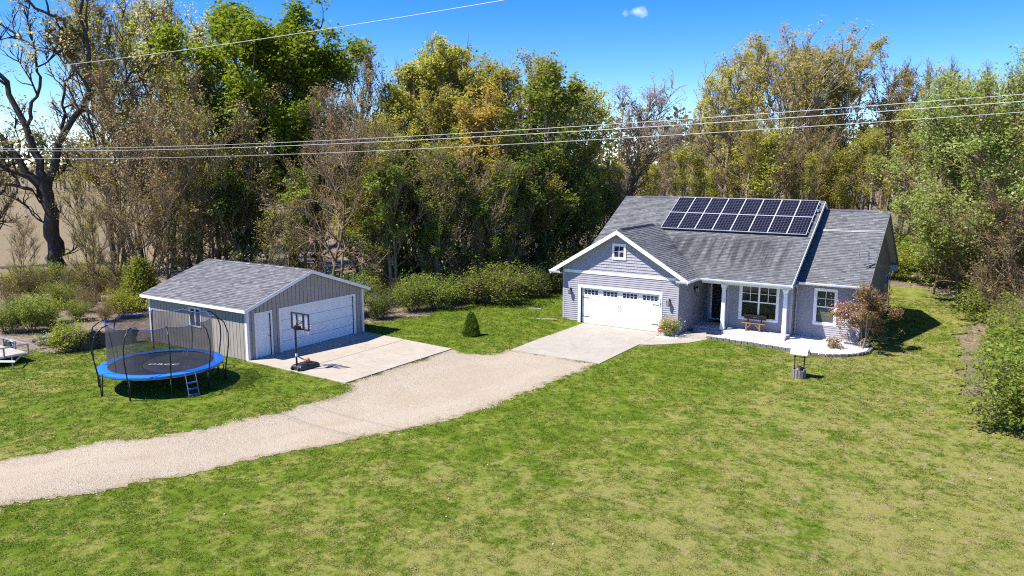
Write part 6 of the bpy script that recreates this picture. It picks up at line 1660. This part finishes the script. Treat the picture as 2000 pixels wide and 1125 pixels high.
K['bushD'] = bush('bush', 42, 3.2, 2.0, 26, leaves=6000, lsize=.075, lspread=.16, ntw=1000, leaf=LF['dark'], twl=(.3, .8))
K['bushB'] = bush('bare_brush', 43, 3.6, 2.2, 30, leaves=900, lsize=.06, lspread=.2, ntw=1600, nfine=2600, leaf=LF['olive'], bark=B['bark_red'], twl=(.3, .9))
K['bushY'] = bush('bush', 44, 2.4, 1.6, 22, leaves=6500, lsize=.065, lspread=.14, ntw=800, leaf=LF['bright'], twl=(.25, .6))
K['bushR'] = bush('bush', 45, 3.0, 2.1, 34, leaves=9500, lsize=.08, lspread=.15, ntw=900, nfine=1200, leaf=LF['bush'], bark=B['bark'], twl=(.25, .7))
K['bushW'] = bush('blossoming_shrub', 46, 2.2, 1.3, 20, leaves=800, lsize=.05, ntw=380, petals=LF['white'], npet=5000, leaf=LF['bush'])
K['arbor'] = conifer('arborvitae', 47, 4.2, 1.5, 9000, LF['arbor'], .08, fuzz=.2, wob_=.3, power=.7)
PG = {
 'G:pale': ('tall sparse pale leafing tree behind the gnarled oak at the left', 'tree', 'pale trees at the left'),
 'G:bareL': ('thin bare grey tree between the gnarled oak and the green maple', 'tree', 'bare trees at the left'),
 'G:greenL': ('green undergrowth tree in the tree line behind the detached garage', 'tree', 'green trees behind the detached garage'),
 'G:tan': ('tall tan budding tree just right of the green maple', 'tree', 'tan trees right of the maple'),
 'G:olive': ('tall yellow green leafing tree in the middle of the tree line', 'tree', 'yellow green trees of the tree line'),
 'G:under': ('dark leafy lower tree in the tree line between the buildings', 'tree', 'lower trees between the buildings'),
 'G:bareM': ('bare twiggy tree at the front of the tree line between the buildings', 'tree', 'bare trees between the buildings'),
 'G:crown': ('broad tall yellowish crowned tree rising behind the solar roof', 'tree', 'broad trees behind the house'),
 'G:crownR': ('broad tree beyond the right edge of the yard', 'tree', 'broad trees at the far right'),
 'G:pole': ('slender bare trunked tree in the brown woods behind the house', 'tree', 'slender trees behind the house'),
 'G:thin': ('thin bluish bare tree against the sky at the right', 'tree', 'thin bare trees at the right'),
 'G:russet': ('russet brown budding tree in the lower woods behind the house', 'tree', 'russet trees behind the house'),
 'G:willowR': ('light green tree crowding the right edge of the picture', 'tree', 'light green trees at the right edge'),
 'G:brushR': ('tangled brown tree in the brush at the right edge', 'tree', 'tangled trees at the right edge'),
 'G:hedge': ('green bush along the lawn edge just left of the house', 'bush', 'bushes left of the house'),
 'G:hedge2': ('dark bush along the lawn edge right of the detached garage', 'bush', 'bushes right of the detached garage'),
 'G:brush': ('tall brushy shrub among the trunks between the buildings', 'bush', 'brush between the buildings'),
 'G:leftbush': ('bush under the gnarled oak at the left edge of the lawn', 'bush', 'bushes under the oak'),
 'G:oakbrush': ('twiggy brush around the foot of the gnarled oak at the left', 'bush', 'brush around the oak'),
 'G:dip': ('low green tree at the foot of the fan shaped tree', 'tree', 'low green trees by the fan tree'),
 'G:shedbush': ('bush close behind the rear wall of the detached garage', 'bush', 'bushes behind the detached garage'),
 'G:right': ('leafy green bush in the row along the right lawn edge', 'bush', 'leafy bushes at the right'),
 'G:rightb': ('bare brown brush behind the bushes at the right', 'bush', 'bare brush at the right'),
 'G:rearbush': ('low brush at the edge of the woods behind the house', 'bush', 'brush behind the house'),
}
ORD = ['leftmost', 'second from left', 'third from left', 'fourth from left', 'fifth from left', 'sixth from left', 'seventh from left', 'eighth from left', 'ninth from left', 'tenth from left', 'eleventh from left', 'twelfth from left']
def bearing(r): return math.atan2((r[1] - 21.875) * .841 + (r[2] + 39.63) * .541, -(r[1] - 21.875) * .541 + (r[2] + 39.63) * .841)
MEMB = {}
for r in PLANTS: MEMB.setdefault(r[5], []).append(r)
for k_ in MEMB: MEMB[k_].sort(key=bearing)
for r in PLANTS:
    (kind, x, y, h, rz, lab, sxy) = r
    pr = K[kind]; g = PG.get(lab); is_b = kind.startswith('bush') or kind == 'arbor'
    tr_, cr_ = ('stems', 'foliage') if is_b else ('trunk', 'crown')
    if g:
        ms = MEMB[lab]; lb = g[0]
        if 1 < len(ms) <= 12:
            i_ = ms.index(r); lb = ('rightmost ' if i_ == len(ms) - 1 else ORD[i_] + ' ') + g[0]
        plant(pr, x, y, h, rz, lb, g[1], g[2], trunk=tr_, crown=cr_, sxy=sxy)
    else: plant(pr, x, y, h, rz, lab, 'bush' if is_b else 'tree', trunk=tr_, crown=cr_, sxy=sxy)
# garden plants
plant(conifer('dwarf_spruce', 51, 1.55, .68, 9000, LF['spruce'], .035, fuzz=.022, wob_=.07, power=.62), -1.46, -7.3, 1.32, .4, 'small clipped cone shaped evergreen on the lawn between the driveways', 'bush', trunk='stem', crown='foliage', sxy=.82)
plant(bush('rose_bush', 52, 1.25, .62, 16, leaves=1500, lsize=.045, lspread=.09, ntw=320, leaf=LF['bright'], petals=LF['petal'], npet=130, twl=(.15, .35)), 6.85, -.55, 1.0, .4, 'pink flowering bush at the right corner of the garage', 'bush', trunk='stems', crown='foliage')
plant(bush('small_shrub', 53, .5, .42, 10, leaves=520, lsize=.045, lspread=.06, ntw=120, leaf=LF['dogwood'], twl=(.1, .25)), 14.9, 1.4, .5, 1.2, 'tiny bronze shrub alone in the white rock bed', 'bush', trunk='stems', crown='foliage')
dg_ = grow('dogwood_tree', 54, H=3.6, r=.075, base=.22, nl=20, spread=.46, ang=(45, 85), gnarl=.2, up=.06, nb=8, bl=.5, ntw=380, twl=(.2, .5), nfine=1800, fl=(.1, .3), leaves=9500, lsize=.052, lspread=.13, bark=B['bark_pale'], leaf=LF['dogwood'], twig=B['bark_red'], stems=3, leaf_low=.36, fine_r=.006)
dw = plant(dg_, 16.1, 2.2, 3.5, .9, 'bronze leaved flowering tree at the right front corner of the house', 'tree', sxy=1.12)
_rg = np.random.default_rng(9); _c = np.stack([_rg.normal(-1.0, .5, 380), _rg.normal(-.55, .4, 380), _rg.normal(2.95, .28, 380)], 1); _a = Acc(); _V, _F = leaf_arrays(_c, .05, _rg); _a.add(_V, _F, np.repeat(_rg.uniform(0, 1, 380), 4), 0)
_o = link_mesh('blossom', _a.mesh('blossom', [LF['petal']]), dw); _o.rotation_euler = (0, 0, -.9)

# far woods that close the horizon, one mass
def far_woods():
    rg = np.random.default_rng(77); acc = Acc()
    spots = []
    for k in range(420):
        a = rg.uniform(-1.75, .95); D = rg.uniform(270, 340) if a < -.25 else rg.uniform(165, 260)
        spots.append((21.9 + D * math.sin(a - .5715) , -39.6 + D * math.cos(a - .5715), rg.uniform(14, 21) if a < -.25 else rg.uniform(17, 26), rg.uniform(3, 5.5)))
    for (x, y, h, w) in spots:
        n = 130; c = rg.normal(size=(n, 3)); c /= np.linalg.norm(c, axis=1, keepdims=True); c *= rg.uniform(.3, 1, (n, 1)) ** .5
        c = c * np.array((w, w, h * .42)) + np.array((x, y, h * .55)); V, F = leaf_arrays(c, .62, rg, .3); t0 = rg.uniform(0, 1); acc.add(V, F, np.repeat(np.clip(rg.normal(t0, .15, n), 0, .98), 4), 1)
        P = np.array([[(x, y, 0), (x + rg.normal() * .5, y, h * .5), (x + rg.normal(), y, h * .95)]]); V, F = tube_arrays(P, np.array([[.25, .18, .05]]), 4); acc.add(V, F, .5, 0)
    o = link_mesh('distant_woods', acc.mesh('distant_woods', [M['bark'], leaf_mat('distant_leaf', (.19, .15, .075), (.27, .27, .07), (.3, .28, .1))]))
    tag(o, 'distant band of brown and green woods along the horizon', 'woods', kind='stuff')
far_woods()

# ------------------------------------------------------------------ grass blades on the lawn
def vnoise(x, y, s, seed=0):
    """smooth value noise on a grid of spacing s"""
    X = np.floor(x / s).astype(np.int64); Y = np.floor(y / s).astype(np.int64); fx = x / s - X; fy = y / s - Y; fx = fx * fx * (3 - 2 * fx); fy = fy * fy * (3 - 2 * fy)
    def h(i, j):
        n = (i * 374761393 + j * 668265263 + seed * 974711) & 0x7fffffff; n = ((n ^ (n >> 13)) * 1274126177) & 0x7fffffff; return ((n ^ (n >> 16)) & 0xffff) / 65535.
    return (h(X, Y) * (1 - fx) + h(X + 1, Y) * fx) * (1 - fy) + (h(X, Y + 1) * (1 - fx) + h(X + 1, Y + 1) * fx) * fy
def grass():
    rg = np.random.default_rng(5); N = 1250000
    D = 13.5 * (60 / 13.5) ** rg.uniform(0, 1, N); th = rg.uniform(-.80, .80, N) + .5715
    x = 21.9 - D * np.sin(th); y = -39.6 + D * np.cos(th)
    cl = .62 * vnoise(x, y, .2, 1) + .26 * vnoise(x, y, .5, 2) + .12 * vnoise(x, y, 2.3, 3)
    thin = np.clip((x - 2) / 18, 0, 1) * .10 + np.clip((-6 - y) / 18, 0, 1) * .04
    cl = cl - thin
    keep = rg.uniform(0, 1, N) < np.clip((cl - .24) / .22, .06, 1)
    x, y, D, cl = x[keep], y[keep], D[keep], cl[keep]; N = len(x)
    ok = (poly_sdf(LAWN, x, y) + wob(x, y, 1.5) < .25)
    for P_, m_ in ((PAD, .03), (DRIVE, .03), (BED, .1), (WALK, .03), (ROSEBED, 0)): ok &= poly_sdf(P_, x, y) > m_
    ok &= poly_sdf(GRAV, x, y) + wob(x, y, .6) > -.25 + rg.exponential(.16, N)
    for (a, b, c, d) in ((-.05, 12.45, -.02, 16), (7, 15.75, 3.5, 14.2), (-14.35, -6.8, -17.25, -9.7), (7, 12.5, 1.5, 5)): ok &= ~((x > a) & (x < b) & (y > c) & (y < d))
    x, y, D, cl = x[ok], y[ok], D[ok], cl[ok]; n = len(x)
    sc = (D / 20) ** .8; k = np.clip((cl - .2) / .4, 0, 1)
    h = (.012 + .024 * k) * rg.uniform(.6, 1.2, n) * sc; w = rg.uniform(.008, .016, n) * sc; a = rg.uniform(0, 6.283, n); la = rg.uniform(0, 6.283, n); ln = rg.uniform(.9, 2.4, n) * h
    z = G(x, y); dx, dy = np.cos(a) * w, np.sin(a) * w
    V = np.stack([np.stack([x - dx, y - dy, z - .005], 1), np.stack([x + dx, y + dy, z - .005], 1), np.stack([x + np.cos(la) * ln, y + np.sin(la) * ln, z + h], 1)], 1).reshape(-1, 3)
    me = np_mesh('grass', V, np.arange(3 * n).reshape(n, 3), M['blade'], np.repeat(np.clip(k + rg.normal(0, .16, n), 0, 1), 3))
    tag(link_mesh('grass', me), 'short mown grass blades covering the lawn', 'grass', kind='stuff')
grass()

# loose stones on and beside the gravel, dead leaves and pale weeds on the lawn
def scatter():
    rg = np.random.default_rng(8)
    n = 26000; x = rg.uniform(-7, 7, n); y = rg.uniform(-36, -8, n); sd = poly_sdf(GRAV, x, y) + wob(x, y, .6)
    ok = (sd < .05 + rg.exponential(.12, n)) & (rg.uniform(0, 1, n) < np.clip(1.1 + sd * .35, .35, 1)) & (poly_sdf(PAD, x, y) > .02) & (poly_sdf(DRIVE, x, y) > .02)
    x, y = x[ok], y[ok]; n = len(x); s = rg.uniform(.010, .030, n); z = G(x, y) + .012
    base = np.array([(1, 0, 0), (-.5, .87, 0), (-.5, -.87, 0), (.1, .05, .8)]); an = rg.uniform(0, 6.28, n); ca, sa_ = np.cos(an), np.sin(an)
    V = np.stack([np.stack([x + s * (p[0] * ca - p[1] * sa_), y + s * (p[0] * sa_ + p[1] * ca), z + s * p[2]], 1) for p in base], 1).reshape(-1, 3)
    i = np.arange(n)[:, None] * 4; F = np.concatenate([i + np.array([[0, 1, 3]]), i + np.array([[1, 2, 3]]), i + np.array([[2, 0, 3]])])
    m, nt, b_ = newmat('loose_stone'); t = attr(nt); nt.links.new(mixc(nt, t, (.17, .14, .11), (.46, .41, .35)), b_.inputs['Base Color']); b_.inputs['Roughness'].default_value = .9
    tag(link_mesh('loose_stones', np_mesh('loose_stones', V, F, m, np.repeat(rg.uniform(0, 1, n), 4))), 'loose pale stones scattered over and beside the gravel driveway', 'stones', kind='stuff')
    n = 2600; D = 14 * (58 / 14) ** rg.uniform(0, 1, n); th = rg.uniform(-.75, .75, n) + .5715; x = 21.9 - D * np.sin(th); y = -39.6 + D * np.cos(th)
    ok = (poly_sdf(LAWN, x, y) < .2) & (poly_sdf(GRAV, x, y) > 0) & (poly_sdf(PAD, x, y) > .05) & (poly_sdf(DRIVE, x, y) > .05) & (poly_sdf(BED, x, y) > .15) & (poly_sdf(WALK, x, y) > .05) & ~((x > -.1) & (x < 16) & (y > -.1) & (y < 16)) & ~((x > -14.4) & (x < -6.7) & (y > -17.3) & (y < -9.6))
    edge = np.clip(1 - np.abs(poly_sdf(LAWN, x, y)) / 9, .12, 1); ok &= rg.uniform(0, 1, n) < edge
    x, y = x[ok], y[ok]; n = len(x); C_ = np.stack([x, y, G(x, y) + .035], 1); V, F = leaf_arrays(C_, .024, rg, 1.2, .7)
    m, nt, b_ = newmat('dead_leaf'); t = attr(nt); nt.links.new(mixc(nt, t, (.20, .13, .065), (.48, .40, .27)), b_.inputs['Base Color']); b_.inputs['Roughness'].default_value = .8
    tag(link_mesh('fallen_leaves', np_mesh('fallen_leaves', V, F, m, np.repeat(rg.uniform(0, 1, n), 4))), 'dry fallen leaves dotted over the lawn', 'leaves', kind='stuff')
scatter()
